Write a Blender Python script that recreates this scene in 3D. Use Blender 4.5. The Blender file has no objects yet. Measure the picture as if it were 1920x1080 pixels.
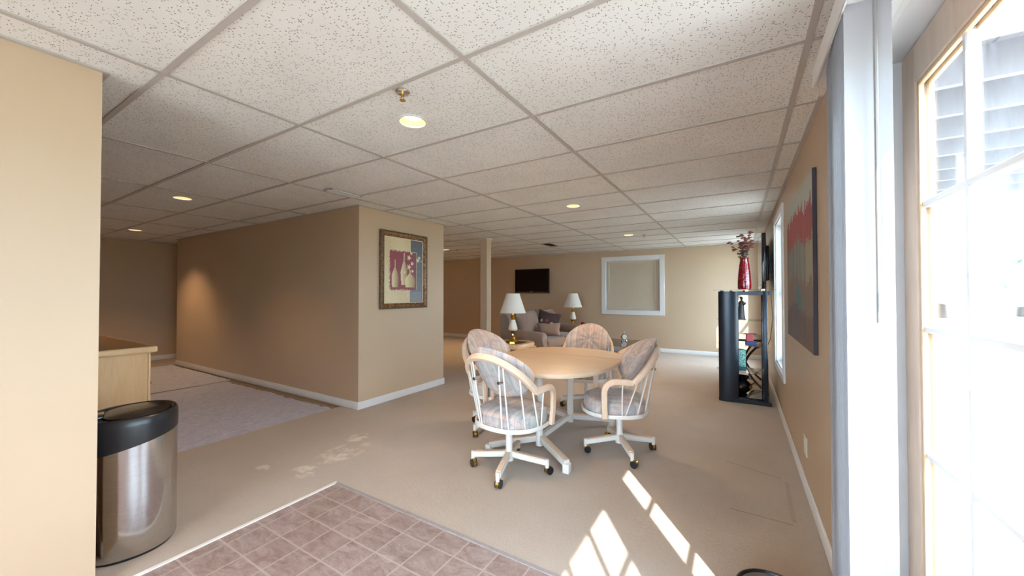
import bpy, bmesh, math, random
from mathutils import Vector, Matrix, Euler
C = bpy.context.scene
COL = C.collection
PI = math.pi
random.seed(7)

# ------------------------------------------------------------------ camera, sky, sun, exposure
cam_d = bpy.data.cameras.new('camera'); cam = bpy.data.objects.new('camera', cam_d); COL.objects.link(cam)
cam.location = (0, 0, 1.2986)
cam.rotation_euler = (PI / 2 + 0.0137, 0.0005, 0.5442)
cam_d.sensor_width = 36.0
cam_d.lens = 705.49 / 1920 * 36.0
cam_d.clip_start = 0.02; cam_d.clip_end = 300
C.camera = cam

world = bpy.data.worlds.new('sky'); C.world = world; world.use_nodes = True
wb = world.node_tree.nodes['Background']
wb.inputs['Color'].default_value = (0.64, 0.82, 1.0, 1)
wb.inputs['Strength'].default_value = 6.8

sun_d = bpy.data.lights.new('sun', 'SUN'); sun = bpy.data.objects.new('sun', sun_d); COL.objects.link(sun)
sun_d.energy = 6.5; sun_d.angle = math.radians(0.53); sun_d.color = (1.0, 0.96, 0.88)
sun_dir = Vector((-0.58, 0.815, -0.92)).normalized()          # travel direction of the light
sun.rotation_euler = sun_dir.to_track_quat('-Z', 'Y').to_euler()
sun.location = (6, -8, 9)

C.view_settings.view_transform = 'Standard'
C.view_settings.look = 'None'
C.view_settings.gamma = 1.0
C.view_settings.use_curve_mapping = False
C.view_settings.exposure = 1.54
C.render.engine = 'CYCLES'
C.cycles.max_bounces = 12; C.cycles.diffuse_bounces = 8; C.cycles.glossy_bounces = 6
C.cycles.transparent_max_bounces = 16; C.cycles.sample_clamp_indirect = 8.0
C.cycles.caustics_reflective = False; C.cycles.caustics_refractive = False

LAMP_W = 22.0            # watts of each recessed ceiling lamp
LAMP_COL = (1.0, 0.64, 0.33)

# ------------------------------------------------------------------ room dimensions (metres, camera above the origin)
HC = 2.284               # ceiling height
XR = 0.368               # right wall face
YF = 8.80                # far wall face
XB = -9.75               # back wall face (far left)
YN = -3.4                # wall behind the camera
GX0, GY0, TL = -0.9814, 1.2306, 0.6096    # ceiling grid origin, 2 ft module

# ------------------------------------------------------------------ mesh helpers
class MB:
    def __init__(s): s.bm = bmesh.new()
    def _xf(s, vs, M):
        if M is not None: bmesh.ops.transform(s.bm, matrix=M, verts=vs)
    def box(s, x0, x1, y0, y1, z0, z1, bev=0.0, seg=2, M=None):
        r = bmesh.ops.create_cube(s.bm, size=1.0)
        vs = r['verts']
        bmesh.ops.transform(s.bm, matrix=Matrix.Translation(((x0+x1)/2, (y0+y1)/2, (z0+z1)/2)) @ Matrix.Diagonal((abs(x1-x0), abs(y1-y0), abs(z1-z0), 1)), verts=vs)
        if bev > 0:
            es = list({e for v in vs for e in v.link_edges})
            g = bmesh.ops.bevel(s.bm, geom=es, offset=bev, segments=seg, profile=0.5, affect='EDGES')
            vs = list({v for f in g['faces'] for v in f.verts} | {v for v in vs if v.is_valid})
        s._xf(vs, M); return s
    def rings(s, rings, cap0=True, cap1=True, closed_u=True, closed_v=False):
        bm = s.bm
        R = [[bm.verts.new(p) for p in r] for r in rings]
        n = len(R[0]); m = len(R)
        for j in range(m if closed_v else m - 1):
            a, b = R[j], R[(j+1) % m]
            for i in range(n if closed_u else n - 1):
                k = (i+1) % n
                try: bm.faces.new((a[i], a[k], b[k], b[i]))
                except ValueError: pass
        if cap0 and not closed_v: bm.faces.new(list(reversed(R[0])))
        if cap1 and not closed_v: bm.faces.new(R[-1])
        return s
    def lathe(s, prof, seg=28, c=(0, 0, 0), ex=1.0, ey=1.0, cap0=True, cap1=True, M=None):
        rs = []
        for r, z in prof:
            ring = []
            for i in range(seg):
                a = 2*PI*i/seg
                p = Vector((c[0]+r*ex*math.cos(a), c[1]+r*ey*math.sin(a), c[2]+z))
                ring.append(M @ p if M is not None else p)
            rs.append(ring)
        return s.rings(rs, cap0, cap1)
    def cyl(s, p0, p1, r0, r1=None, seg=14):
        return s.tube([p0, p1], r0, seg=seg, r1=r1)
    def tube(s, pts, r, seg=10, closed=False, rz=None, up=None, r1=None, square=False):
        P = [Vector(p) for p in pts]; n = len(P); out = []; prev = None
        for i in range(n):
            if closed: t = P[(i+1) % n] - P[i-1]
            else: t = P[min(i+1, n-1)] - P[max(i-1, 0)]
            if t.length < 1e-9: t = Vector((0, 0, 1))
            t.normalize()
            if up is not None:
                side = t.cross(Vector(up))
                if side.length < 1e-4: side = t.orthogonal()
            elif prev is None: side = t.orthogonal()
            else:
                side = prev - t * prev.dot(t)
            side.normalize(); prev = side
            nrm = side.cross(t).normalized()
            k = i / max(1, n-1)
            rr = r if r1 is None else r*(1-k) + r1*k
            ry = rr if rz is None else rz
            ring = []
            for j in range(seg):
                a = 2*PI*(j+0.5)/seg
                cx, sx = math.cos(a), math.sin(a)
                if square:
                    e = 0.35
                    cx = math.copysign(abs(cx)**e, cx); sx = math.copysign(abs(sx)**e, sx)
                ring.append(P[i] + side*(rr*cx) + nrm*(ry*sx))
            out.append(ring)
        return s.rings(out, closed_v=closed)
    def ball(s, c, r, seg=12, sx=1, sy=1, sz=1, M=None):
        g = bmesh.ops.create_uvsphere(s.bm, u_segments=seg, v_segments=max(6, seg*2//3), radius=r)
        T = Matrix.Translation(c) @ Matrix.Diagonal((sx, sy, sz, 1))
        if M is not None: T = Matrix.Translation(c) @ M @ Matrix.Diagonal((sx, sy, sz, 1))
        bmesh.ops.transform(s.bm, matrix=T, verts=g['verts']); return s
    def quad(s, *ps):
        s.bm.faces.new([s.bm.verts.new(p) for p in ps]); return s
    def build(s, name, mat, parent=None, smooth=40, recalc=True):
        if recalc: bmesh.ops.recalc_face_normals(s.bm, faces=s.bm.faces[:])
        me = bpy.data.meshes.new(name); s.bm.to_mesh(me); s.bm.free()
        for m in (mat if isinstance(mat, (list, tuple)) else [mat]): me.materials.append(m)
        if smooth:
            me.polygons.foreach_set('use_smooth', [True]*len(me.polygons))
            me.set_sharp_from_angle(angle=math.radians(smooth))
        o = bpy.data.objects.new(name, me); COL.objects.link(o)
        if parent is not None: o.parent = parent
        return o

def arc(cx, cy, r, a0, a1, n):
    return [(cx + r*math.cos(math.radians(a0+(a1-a0)*i/n)), cy + r*math.sin(math.radians(a0+(a1-a0)*i/n))) for i in range(n+1)]
def superell(hx, hy, n, seg, z, cx=0, cy=0):
    out = []
    for i in range(seg):
        a = 2*PI*i/seg; c, s = math.cos(a), math.sin(a)
        out.append((cx+hx*math.copysign(abs(c)**(2/n), c), cy+hy*math.copysign(abs(s)**(2/n), s), z))
    return out
def thing(name, label, cat, loc=(0, 0, 0), rz=0.0, group=None):
    o = bpy.data.objects.new(name, None); COL.objects.link(o); o.empty_display_size = 0.1
    o.location = loc; o.rotation_euler = (0, 0, rz); o['label'] = label; o['category'] = cat
    if group: o['group'] = group
    return o
def tag(o, label, cat, group=None):
    o['label'] = label; o['category'] = cat
    if group: o['group'] = group
    return o
def struct(o): o['kind'] = 'structure'; return o
def dup(root, loc, rz, label, group=None):
    r = root.copy(); COL.objects.link(r); r.location = loc; r.rotation_euler = (0, 0, rz); r['label'] = label
    if group: r['group'] = group
    for ch in list(root.children):
        c = ch.copy(); COL.objects.link(c); c.parent = r
        for g in list(ch.children):
            d = g.copy(); COL.objects.link(d); d.parent = c
    return r

# ------------------------------------------------------------------ materials
def srgb(r, g, b):
    f = lambda v: (v/255/12.92) if v/255 <= 0.04045 else ((v/255+0.055)/1.055)**2.4
    return (f(r), f(g), f(b), 1.0)
class NM:
    """small node-material builder"""
    def __init__(s, name):
        s.m = bpy.data.materials.new(name); s.m.use_nodes = True; s.t = s.m.node_tree; s.N = s.t.nodes
        s.b = s.N['Principled BSDF']; s.out = s.N['Material Output']
    def n(s, typ, **kw):
        x = s.N.new(typ)
        for k, v in kw.items(): setattr(x, k, v)
        return x
    def l(s, a, b): s.t.links.new(a, b)
    def set(s, **kw):
        for k, v in kw.items(): s.b.inputs[k.replace('_', ' ')].default_value = v
        return s
    def coord(s, kind='Object', scale=(1, 1, 1), rot=(0, 0, 0), loc=(0, 0, 0)):
        tc = s.n('ShaderNodeTexCoord'); mp = s.n('ShaderNodeMapping')
        mp.inputs['Scale'].default_value = scale; mp.inputs['Rotation'].default_value = rot; mp.inputs['Location'].default_value = loc
        s.l(tc.outputs[kind], mp.inputs['Vector']); return mp.outputs['Vector']
    def noise(s, vec, scale=5, detail=3, rough=0.5, dist=0.0):
        x = s.n('ShaderNodeTexNoise'); x.inputs['Scale'].default_value = scale; x.inputs['Detail'].default_value = detail
        x.inputs['Roughness'].default_value = rough; x.inputs['Distortion'].default_value = dist
        if vec is not None: s.l(vec, x.inputs['Vector'])
        return x.outputs['Fac']
    def ramp(s, fac, stops, interp='LINEAR'):
        x = s.n('ShaderNodeValToRGB'); cr = x.color_ramp; cr.interpolation = interp
        while len(cr.elements) < len(stops): cr.elements.new(0.5)
        for e, (p, c) in zip(cr.elements, stops):
            e.position = p; e.color = c if len(c) == 4 else (*c, 1)
        s.l(fac, x.inputs['Fac']); return x.outputs['Color']
    def math(s, op, a, b=None, c=None):
        x = s.n('ShaderNodeMath', operation=op)
        for i, v in enumerate((a, b, c)):
            if v is None: continue
            if isinstance(v, (int, float)): x.inputs[i].default_value = v
            else: s.l(v, x.inputs[i])
        return x.outputs[0]
    def mix(s, fac, a, b, mode='MIX'):
        x = s.n('ShaderNodeMix', data_type='RGBA', blend_type=mode)
        for i, v in ((0, fac), (6, a), (7, b)):
            if isinstance(v, (int, float)): x.inputs[i].default_value = v
            elif isinstance(v, tuple): x.inputs[i].default_value = v
            else: s.l(v, x.inputs[i])
        return x.outputs[2]
    def bump(s, h, strength=0.3, dist=0.01):
        x = s.n('ShaderNodeBump'); x.inputs['Strength'].default_value = strength; x.inputs['Distance'].default_value = dist
        s.l(h, x.inputs['Height']); s.l(x.outputs['Normal'], s.b.inputs['Normal']); return s
    def base(s, c): s.l(c, s.b.inputs['Base Color']); return s

def plain(name, col, rough=0.5, metal=0.0, var=0.06, vscale=8, bump=0.0, bscale=150, **kw):
    k = NM(name); v = k.coord()
    f = k.noise(v, vscale, 3)
    lo = tuple(x*(1-var) for x in col[:3]) + (1,); hi = tuple(min(1, x*(1+var)) for x in col[:3]) + (1,)
    k.base(k.ramp(f, [(0.3, lo), (0.7, hi)]))
    k.set(Roughness=rough, Metallic=metal)
    if bump: k.bump(k.noise(v, bscale, 2), bump, 0.002)
    for a, b in kw.items(): k.b.inputs[a.replace('_', ' ')].default_value = b
    return k.m
def wood(name, c1, c2, scale=(1, 1, 1), rough=0.38, grain=22.0, coat=0.0):
    k = NM(name); v = k.coord(scale=scale)
    d = k.noise(v, 2.2, 4, 0.6, 0.6)
    f = k.noise(v, grain, 5, 0.65, 0.5)
    g = k.math('MULTIPLY_ADD', d, 0.55, k.math('MULTIPLY', f, 0.45))
    k.base(k.ramp(g, [(0.32, c1), (0.66, c2)])); k.set(Roughness=rough); k.b.inputs['Coat Weight'].default_value = coat
    k.bump(f, 0.06, 0.002); return k.m
def thin_glass(name, tint=(1, 1, 1, 1), refl=1.0, rough=0.0, ior=1.5):
    k = NM(name); N = k.N; N.remove(k.b)
    tr = k.n('ShaderNodeBsdfTransparent'); tr.inputs['Color'].default_value = tint
    gl = k.n('ShaderNodeBsdfGlossy'); gl.inputs['Roughness'].default_value = rough
    lw = k.n('ShaderNodeLayerWeight'); lw.inputs['Blend'].default_value = 0.5
    fr = k.math('MULTIPLY_ADD', k.math('POWER', lw.outputs['Facing'], 5.0), 0.96, 0.04)     # Schlick reflectance, both faces alike
    mx = k.n('ShaderNodeMixShader')
    k.l(k.math('MULTIPLY', fr, refl), mx.inputs[0]); k.l(tr.outputs[0], mx.inputs[1]); k.l(gl.outputs[0], mx.inputs[2])
    k.l(mx.outputs[0], k.out.inputs['Surface']); return k.m
def emis(name, col, strength):
    k = NM(name); k.set(Base_Color=col, Emission_Color=col, Emission_Strength=strength); return k.m

# walls
def wallpaint():
    k = NM('tan_wall_paint'); v = k.coord()
    k.base(k.ramp(k.noise(v, 1.2, 2), [(0.3, srgb(197, 173, 146)), (0.7, srgb(201, 177, 150))]))
    k.set(Roughness=0.42); k.b.inputs['Specular IOR Level'].default_value = 0.35
    k.bump(k.noise(v, 260, 2), 0.05, 0.002); return k.m
M_wall = wallpaint()
M_trim = plain('white_trim_paint', srgb(226, 226, 226), 0.35, var=0.015)
M_head = plain('grey_white_paint', srgb(214, 212, 212), 0.4, var=0.02)
M_grid = plain('ceiling_grid_metal', srgb(186, 180, 174), 0.5, var=0.02)
def ceil_tile():
    k = NM('fissured_ceiling_tile')
    base = k.ramp(k.noise(k.coord(), 3, 2), [(0.3, srgb(228, 228, 225)), (0.7, srgb(235, 235, 232))])
    masks = []
    for rot, sc, thr in ((0.6, (38, 110, 60), 0.17), (-0.5, (100, 40, 60), 0.17), (1.9, (50, 120, 60), 0.15)):
        v = k.coord(scale=sc, rot=(0, 0, rot))
        vo = k.n('ShaderNodeTexVoronoi'); vo.inputs['Scale'].default_value = 1.0; k.l(v, vo.inputs['Vector'])
        vo.inputs['Randomness'].default_value = 1.0; vo.voronoi_dimensions = '2D'
        sp = k.n('ShaderNodeSeparateColor'); k.l(vo.outputs['Color'], sp.inputs[0])
        masks.append(k.math('MULTIPLY', k.math('LESS_THAN', vo.outputs['Distance'], thr), k.math('GREATER_THAN', sp.outputs[0], 0.80)))
    m = k.math('MAXIMUM', k.math('MAXIMUM', masks[0], masks[1]), masks[2])
    k.base(k.mix(m, base, srgb(146, 140, 134))); k.set(Roughness=0.95); k.b.inputs['Specular IOR Level'].default_value = 0.1
    k.bump(k.math('SUBTRACT', k.noise(k.coord(), 220, 2), m), 0.25, 0.003); return k.m
M_tile = ceil_tile()

def carpet():
    k = NM('beige_carpet'); v = k.coord()
    sep = k.n('ShaderNodeSeparateXYZ'); k.l(v, sep.inputs[0]); X, Y = sep.outputs[0], sep.outputs[1]
    big = k.noise(v, 1.6, 4, 0.6); fine = k.noise(v, 170, 3, 0.7)
    c = k.ramp(big, [(0.3, srgb(195, 182, 169)), (0.7, srgb(205, 193, 181))])
    mid = k.noise(v, 48, 4, 0.7)
    c = k.mix(k.math('MULTIPLY', k.math('ADD', fine, mid), 0.22), c, srgb(140, 120, 106))
    # light blotches painted in for sunlight reflected onto the carpet
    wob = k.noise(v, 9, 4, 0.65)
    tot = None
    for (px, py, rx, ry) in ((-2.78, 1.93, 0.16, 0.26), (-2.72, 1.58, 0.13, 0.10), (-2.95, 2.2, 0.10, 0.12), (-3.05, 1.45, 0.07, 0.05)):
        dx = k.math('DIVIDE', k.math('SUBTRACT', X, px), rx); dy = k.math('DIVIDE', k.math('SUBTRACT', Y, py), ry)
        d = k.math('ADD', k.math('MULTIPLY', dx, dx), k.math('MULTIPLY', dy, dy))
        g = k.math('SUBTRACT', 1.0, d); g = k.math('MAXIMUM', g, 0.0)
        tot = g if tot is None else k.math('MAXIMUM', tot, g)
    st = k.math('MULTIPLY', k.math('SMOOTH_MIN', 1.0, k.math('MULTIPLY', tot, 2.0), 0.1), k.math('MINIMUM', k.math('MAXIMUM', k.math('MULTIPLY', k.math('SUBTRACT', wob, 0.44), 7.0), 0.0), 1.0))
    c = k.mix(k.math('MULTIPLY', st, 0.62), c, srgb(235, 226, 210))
    # pressed-in furniture marks
    def line(a, b, w):
        (x0, y0), (x1, y1) = a, b; L = math.hypot(x1-x0, y1-y0); ux, uy = (x1-x0)/L, (y1-y0)/L
        px = k.math('SUBTRACT', X, x0); py = k.math('SUBTRACT', Y, y0)
        al = k.math('ADD', k.math('MULTIPLY', px, ux), k.math('MULTIPLY', py, uy))
        ac = k.math('ABSOLUTE', k.math('SUBTRACT', k.math('MULTIPLY', px, uy), k.math('MULTIPLY', py, ux)))
        m = k.math('MULTIPLY', k.math('LESS_THAN', ac, w), k.math('GREATER_THAN', al, 0.0))
        return k.math('MULTIPLY', m, k.math('LESS_THAN', al, L))
    ln = line((-0.06, 2.64), (0.25, 2.63), 0.006)
    ln = k.math('MAXIMUM', ln, line((-0.10, 3.36), (0.24, 3.24), 0.006))
    ln = k.math('MAXIMUM', ln, k.math('MULTIPLY', line((0.265, 3.2), (0.255, 2.66), 0.012), 0.5))
    c = k.mix(k.math('MULTIPLY', ln, 0.35), c, srgb(110, 82, 60))
    k.base(c); k.set(Roughness=0.95); k.b.inputs['Specular IOR Level'].default_value = 0.1
    k.b.inputs['Sheen Weight'].default_value = 0.15
    k.bump(k.math('ADD', fine, mid), 0.6, 0.008); return k.m
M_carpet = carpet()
def vinyl():
    k = NM('brown_tile_vinyl'); v = k.coord()
    sep = k.n('ShaderNodeSeparateXYZ'); k.l(v, sep.inputs[0])
    u = k.math('DIVIDE', k.math('ADD', sep.outputs[0], 2.29), 0.1785); w = k.math('DIVIDE', k.math('SUBTRACT', sep.outputs[1], 1.455), 0.179)
    fu = k.math('FRACT', k.math('ADD', u, 40.0)); fw = k.math('FRACT', k.math('ADD', w, 40.0))
    eu = k.math('MINIMUM', fu, k.math('SUBTRACT', 1.0, fu)); ew = k.math('MINIMUM', fw, k.math('SUBTRACT', 1.0, fw))
    e = k.math('MINIMUM', eu, ew)
    wob = k.math('MULTIPLY', k.math('SUBTRACT', k.noise(v, 40, 2), 0.5), 0.03)
    gm = k.math('LESS_THAN', k.math('ADD', e, wob), 0.026)
    ids = k.n('ShaderNodeCombineXYZ'); k.l(k.math('FLOOR', u), ids.inputs[0]); k.l(k.math('FLOOR', w), ids.inputs[1])
    wn = k.n('ShaderNodeTexWhiteNoise', noise_dimensions='3D'); k.l(ids.outputs[0], wn.inputs['Vector'])
    off = k.n('ShaderNodeVectorMath', operation='MULTIPLY_ADD'); k.l(wn.outputs['Color'], off.inputs[0]); off.inputs[1].default_value = (7, 7, 7); k.l(v, off.inputs[2])
    st = k.n('ShaderNodeMapping'); st.inputs['Scale'].default_value = (1.0, 2.2, 1); st.inputs['Rotation'].default_value = (0, 0, 0.5); k.l(off.outputs[0], st.inputs['Vector'])
    n1 = k.noise(st.outputs[0], 7, 6, 0.7, 1.2); n2 = k.noise(st.outputs[0], 16, 6, 0.75, 2.0)
    c = k.ramp(n1, [(0.28, srgb(128, 104, 98)), (0.5, srgb(160, 142, 138)), (0.75, srgb(184, 170, 168))])
    vein = k.math('MULTIPLY', k.math('LESS_THAN', k.math('ABSOLUTE', k.math('SUBTRACT', n2, 0.5)), 0.012), 0.55)
    c = k.mix(vein, c, srgb(105, 82, 74))
    c = k.mix(k.math('MULTIPLY', wn.outputs['Value'], 0.22), c, srgb(136, 110, 104))
    c = k.mix(k.math('MULTIPLY', gm, 0.7), c, srgb(186, 174, 170))
    k.base(c); k.set(Roughness=0.42)
    k.bump(k.math('ADD', k.math('SUBTRACT', 1.0, gm), k.math('MULTIPLY', n2, 0.4)), 0.3, 0.003); return k.m
M_vinyl = vinyl()
def padding():
    k = NM('lilac_grey_carpet_pad'); v = k.coord(scale=(1.6, 0.55, 1), rot=(0, 0, 0.15))
    n = k.noise(v, 26, 5, 0.7, 0.8); b = k.noise(k.coord(), 1.1, 4, 0.6, 0.5)
    c = k.ramp(n, [(0.3, srgb(162, 166, 190)), (0.55, srgb(204, 208, 228)), (0.75, srgb(228, 230, 242))])
    c = k.mix(k.math('MULTIPLY', b, 0.5), c, srgb(190, 190, 208))
    k.base(c); k.set(Roughness=0.85); k.bump(n, 0.5, 0.01); return k.m
M_pad = padding()
M_sub = plain('grey_brown_subfloor', srgb(150, 130, 112), 0.8, var=0.15, vscale=20)

M_peach = wood('bleached_peach_wood', srgb(220, 192, 166), srgb(234, 210, 188), (2, 2, 2), 0.35, 26)
M_top = wood('bleached_table_wood', srgb(214, 190, 162), srgb(226, 204, 178), (1.0, 7, 4), 0.42, 12)
M_seam = plain('dark_seam', srgb(150, 118, 90), 0.6)
M_oak = wood('honey_oak', srgb(206, 158, 104), srgb(222, 178, 126), (6, 6, 0.7), 0.4, 14)
M_oak2 = wood('light_oak', srgb(214, 172, 124), srgb(230, 192, 146), (5, 1.2, 5), 0.38, 16)
M_counter = plain('brown_laminate', srgb(150, 112, 74), 0.35, var=0.1, vscale=30)
M_doorwood = wood('bare_pine', srgb(206, 178, 156), srgb(222, 200, 180), (5, 5, 0.6), 0.5, 10)
M_bead = wood('orange_pine_bead', srgb(212, 176, 136), srgb(226, 194, 158), (5, 5, 0.8), 0.45, 14)
M_white_metal = plain('white_enamel_metal', srgb(232, 230, 226), 0.3, var=0.01)
M_black_plastic = plain('black_plastic', (0.012, 0.013, 0.016, 1), 0.32, var=0.05)
M_black_gloss = plain('black_gloss', (0.006, 0.007, 0.010, 1), 0.12, var=0.05)
M_screen = plain('tv_screen_glass', (0.004, 0.004, 0.006, 1), 0.10, var=0.0)
M_black_metal = plain('blue_black_metal', (0.016, 0.022, 0.034, 1), 0.28, metal=0.3, var=0.05)
M_bronze = plain('dark_bronze_iron', srgb(62, 46, 40), 0.4, metal=0.6, var=0.1)
M_brass = plain('polished_brass', srgb(214, 170, 84), 0.16, metal=1.0, var=0.06)
M_chrome = plain('chrome', (0.72, 0.72, 0.72, 1), 0.14, metal=1.0, var=0.02)
M_cream = plain('cream_ceramic', srgb(240, 232, 216), 0.2, var=0.015, Coat_Weight=0.4)
M_ivory = plain('ivory_plastic', srgb(226, 216, 196), 0.4, var=0.01)
M_vane = plain('white_vinyl_vane', srgb(166, 164, 167), 0.4, var=0.01)
M_slat = plain('ivory_blind_slats', srgb(214, 200, 178), 0.45, var=0.02)
M_grey_top = plain('grey_plastic', srgb(120, 112, 108), 0.5, var=0.05)
M_stone_dark = plain('dark_resin', srgb(52, 48, 52), 0.5, var=0.15, vscale=30)
M_maroon = plain('maroon_ceramic', srgb(128, 34, 44), 0.3, var=0.05)
M_redcard = plain('dusty_red_card', srgb(158, 62, 70), 0.6, var=0.05)
M_blue = plain('navy_blue_card', srgb(30, 52, 100), 0.5, var=0.05)
M_flower = plain('dried_brown_red_blossom', srgb(112, 62, 52), 0.8, var=0.35, vscale=25)
M_stem = plain('dark_dried_stem', srgb(70, 56, 46), 0.8, var=0.2)
M_clear = thin_glass('clear_glass', (0.97, 0.99, 0.98, 1), 1.0)
M_pane = thin_glass('window_glass', (0.97, 0.985, 0.98, 1), 1.0)
M_tableglass = thin_glass('smoked_table_glass', (0.55, 0.55, 0.55, 1), 1.2)
def shade_mat():
    k = NM('white_lamp_shade'); k.set(Base_Color=srgb(250, 246, 238), Roughness=0.8)
    k.bump(k.noise(k.coord(scale=(1, 1, 0.1)), 120, 2), 0.08, 0.002)
    tl = k.n('ShaderNodeBsdfTranslucent'); tl.inputs['Color'].default_value = srgb(250, 240, 220)
    mx = k.n('ShaderNodeMixShader'); mx.inputs[0].default_value = 0.15
    k.l(k.b.outputs[0], mx.inputs[1]); k.l(tl.outputs[0], mx.inputs[2]); k.l(mx.outputs[0], k.out.inputs['Surface']); return k.m
M_shade = shade_mat()
def sofa_mat():
    k = NM('taupe_sofa_fabric'); v = k.coord()
    k.base(k.mix(k.math('MULTIPLY', k.noise(v, 220, 2), 0.35), k.ramp(k.noise(v, 3, 3), [(0.3, srgb(146, 121, 106)), (0.7, srgb(158, 133, 118))]), srgb(112, 90, 78)))
    k.set(Roughness=0.9); k.b.inputs['Sheen Weight'].default_value = 0.3; k.bump(k.noise(v, 260, 2), 0.3, 0.003); return k.m
M_sofa = sofa_mat()
def floral():
    k = NM('dark_floral_fabric'); v = k.coord(scale=(14, 14, 14))
    vo = k.n('ShaderNodeTexVoronoi'); vo.inputs['Scale'].default_value = 1.0; k.l(v, vo.inputs['Vector'])
    sp = k.n('ShaderNodeSeparateColor'); k.l(vo.outputs['Color'], sp.inputs[0])
    pet = k.math('LESS_THAN', vo.outputs['Distance'], k.math('MULTIPLY_ADD', sp.outputs[1], 0.35, 0.15))
    fl = k.ramp(sp.outputs[0], [(0.0, srgb(70, 54, 50)), (0.4, srgb(120, 62, 50)), (0.55, srgb(150, 130, 130)), (0.75, srgb(176, 160, 150)), (0.9, srgb(90, 70, 60))], 'CONSTANT')
    k.base(k.mix(pet, srgb(66, 50, 48), fl)); k.set(Roughness=0.85); return k.m
M_floral = floral()
def plaid():
    k = NM('pastel_plaid_fabric'); tc = k.n('ShaderNodeTexCoord')
    sep = k.n('ShaderNodeSeparateXYZ'); k.l(tc.outputs['Object'], sep.inputs[0])
    X, Y, Z = sep.outputs
    wv = k.noise(tc.outputs['Object'], 14, 3)
    a = k.math('ADD', k.math('MULTIPLY', X, 5.6), k.math('MULTIPLY', wv, 0.12)); 
    b = k.math('ADD', k.math('MULTIPLY', k.math('ADD', Y, Z), 5.0), k.math('MULTIPLY', wv, 0.25))
    stops = [(0.0, srgb(222, 202, 190)), (0.14, srgb(176, 182, 188)), (0.28, srgb(228, 218, 208)), (0.40, srgb(180, 200, 198)), (0.52, srgb(224, 186, 168)), (0.64, srgb(204, 200, 198)), (0.76, srgb(160, 168, 180)), (0.88, srgb(232, 222, 212))]
    c1 = k.ramp(k.math('FRACT', a), stops, 'EASE'); c2 = k.ramp(k.math('FRACT', b), [(0.0, srgb(216, 200, 188)), (0.3, srgb(156, 158, 168)), (0.5, srgb(212, 174, 156)), (0.75, srgb(178, 188, 190))], 'EASE')
    c = k.mix(k.math('MINIMUM', k.math('MULTIPLY', k.noise(tc.outputs['Object'], 5, 2), 1.0), 1.0), c1, c2)
    fine = k.noise(k.coord(scale=(60, 400, 400)), 1.0, 2); fine2 = k.noise(k.coord(scale=(300, 40, 40)), 1.0, 2)
    c = k.mix(k.math('MULTIPLY', fine2, 0.30), c, srgb(150, 134, 128))
    c = k.mix(k.math('MULTIPLY', fine, 0.20), c, srgb(236, 226, 216))
    ln = k.math('LESS_THAN', k.math('FRACT', k.math('MULTIPLY', X, 31.0)), 0.16)
    l2 = k.math('LESS_THAN', k.math('FRACT', k.math('MULTIPLY', k.math('ADD', Y, Z), 21.0)), 0.14)
    c = k.mix(k.math('MULTIPLY', ln, 0.40), c, srgb(128, 132, 144)); c = k.mix(k.math('MULTIPLY', l2, 0.34), c, srgb(186, 138, 116))
    blot = k.math('GREATER_THAN', k.noise(tc.outputs['Object'], 11, 3, 0.6), 0.56)
    c = k.mix(k.math('MULTIPLY', blot, 0.40), c, srgb(150, 146, 152))
    k.base(c); k.set(Roughness=0.85); k.b.inputs['Sheen Weight'].default_value = 0.2; k.bump(fine2, 0.2, 0.002); return k.m
M_plaid = plaid()
def steel():
    k = NM('brushed_steel'); v = k.coord(scale=(1, 1, 60))
    n = k.noise(v, 14, 3)
    k.base(k.ramp(n, [(0.3, (0.52, 0.51, 0.50, 1)), (0.7, (0.64, 0.63, 0.63, 1))]))
    k.set(Metallic=1.0); k.l(k.math('MULTIPLY_ADD', n, 0.10, 0.10), k.b.inputs['Roughness']); return k.m
M_steel = steel()
def red_glass():
    k = NM('crackled_red_glass'); v = k.coord()
    vo = k.n('ShaderNodeTexVoronoi'); vo.inputs['Scale'].default_value = 60; k.l(v, vo.inputs['Vector'])
    k.base(k.ramp(vo.outputs['Distance'], [(0.1, srgb(196, 16, 40)), (0.7, srgb(120, 4, 20))])); k.set(Roughness=0.12)
    k.b.inputs['Transmission Weight'].default_value = 0.35; k.b.inputs['Coat Weight'].default_value = 0.6
    k.bump(vo.outputs['Distance'], 0.5, 0.004); return k.m
M_redglass = red_glass()
def vcol(name, rough=0.6, bump=0.0):
    k = NM(name); a = k.n('ShaderNodeVertexColor'); a.layer_name = 'Col'
    n = k.noise(k.coord(), 60, 4, 0.7)
    k.base(k.mix(k.math('MULTIPLY', n, 0.22), a.outputs['Color'], srgb(120, 104, 92))); k.set(Roughness=rough)
    if bump: k.bump(n, bump, 0.003)
    return k.m
def lattice():
    k = NM('green_maze_pattern'); v = k.coord(scale=(1, 1, 1))
    vo = k.n('ShaderNodeTexVoronoi', distance='CHEBYCHEV', feature='DISTANCE_TO_EDGE') if False else k.n('ShaderNodeTexVoronoi', feature='DISTANCE_TO_EDGE')
    vo.inputs['Scale'].default_value = 75; k.l(v, vo.inputs['Vector'])
    k.base(k.ramp(vo.outputs['Distance'], [(0.10, srgb(130, 190, 176)), (0.16, srgb(22, 48, 50))], 'CONSTANT')); k.set(Roughness=0.4); return k.m
M_lattice = lattice()
def gilt():
    k = NM('mottled_bronze_gilt'); v = k.coord()
    n = k.noise(v, 34, 5, 0.75, 0.6)
    k.base(k.ramp(n, [(0.32, srgb(48, 30, 20)), (0.5, srgb(128, 82, 40)), (0.68, srgb(186, 146, 92))])); k.set(Roughness=0.4, Metallic=0.35); k.bump(n, 0.4, 0.004); return k.m
M_gilt = gilt()
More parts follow.
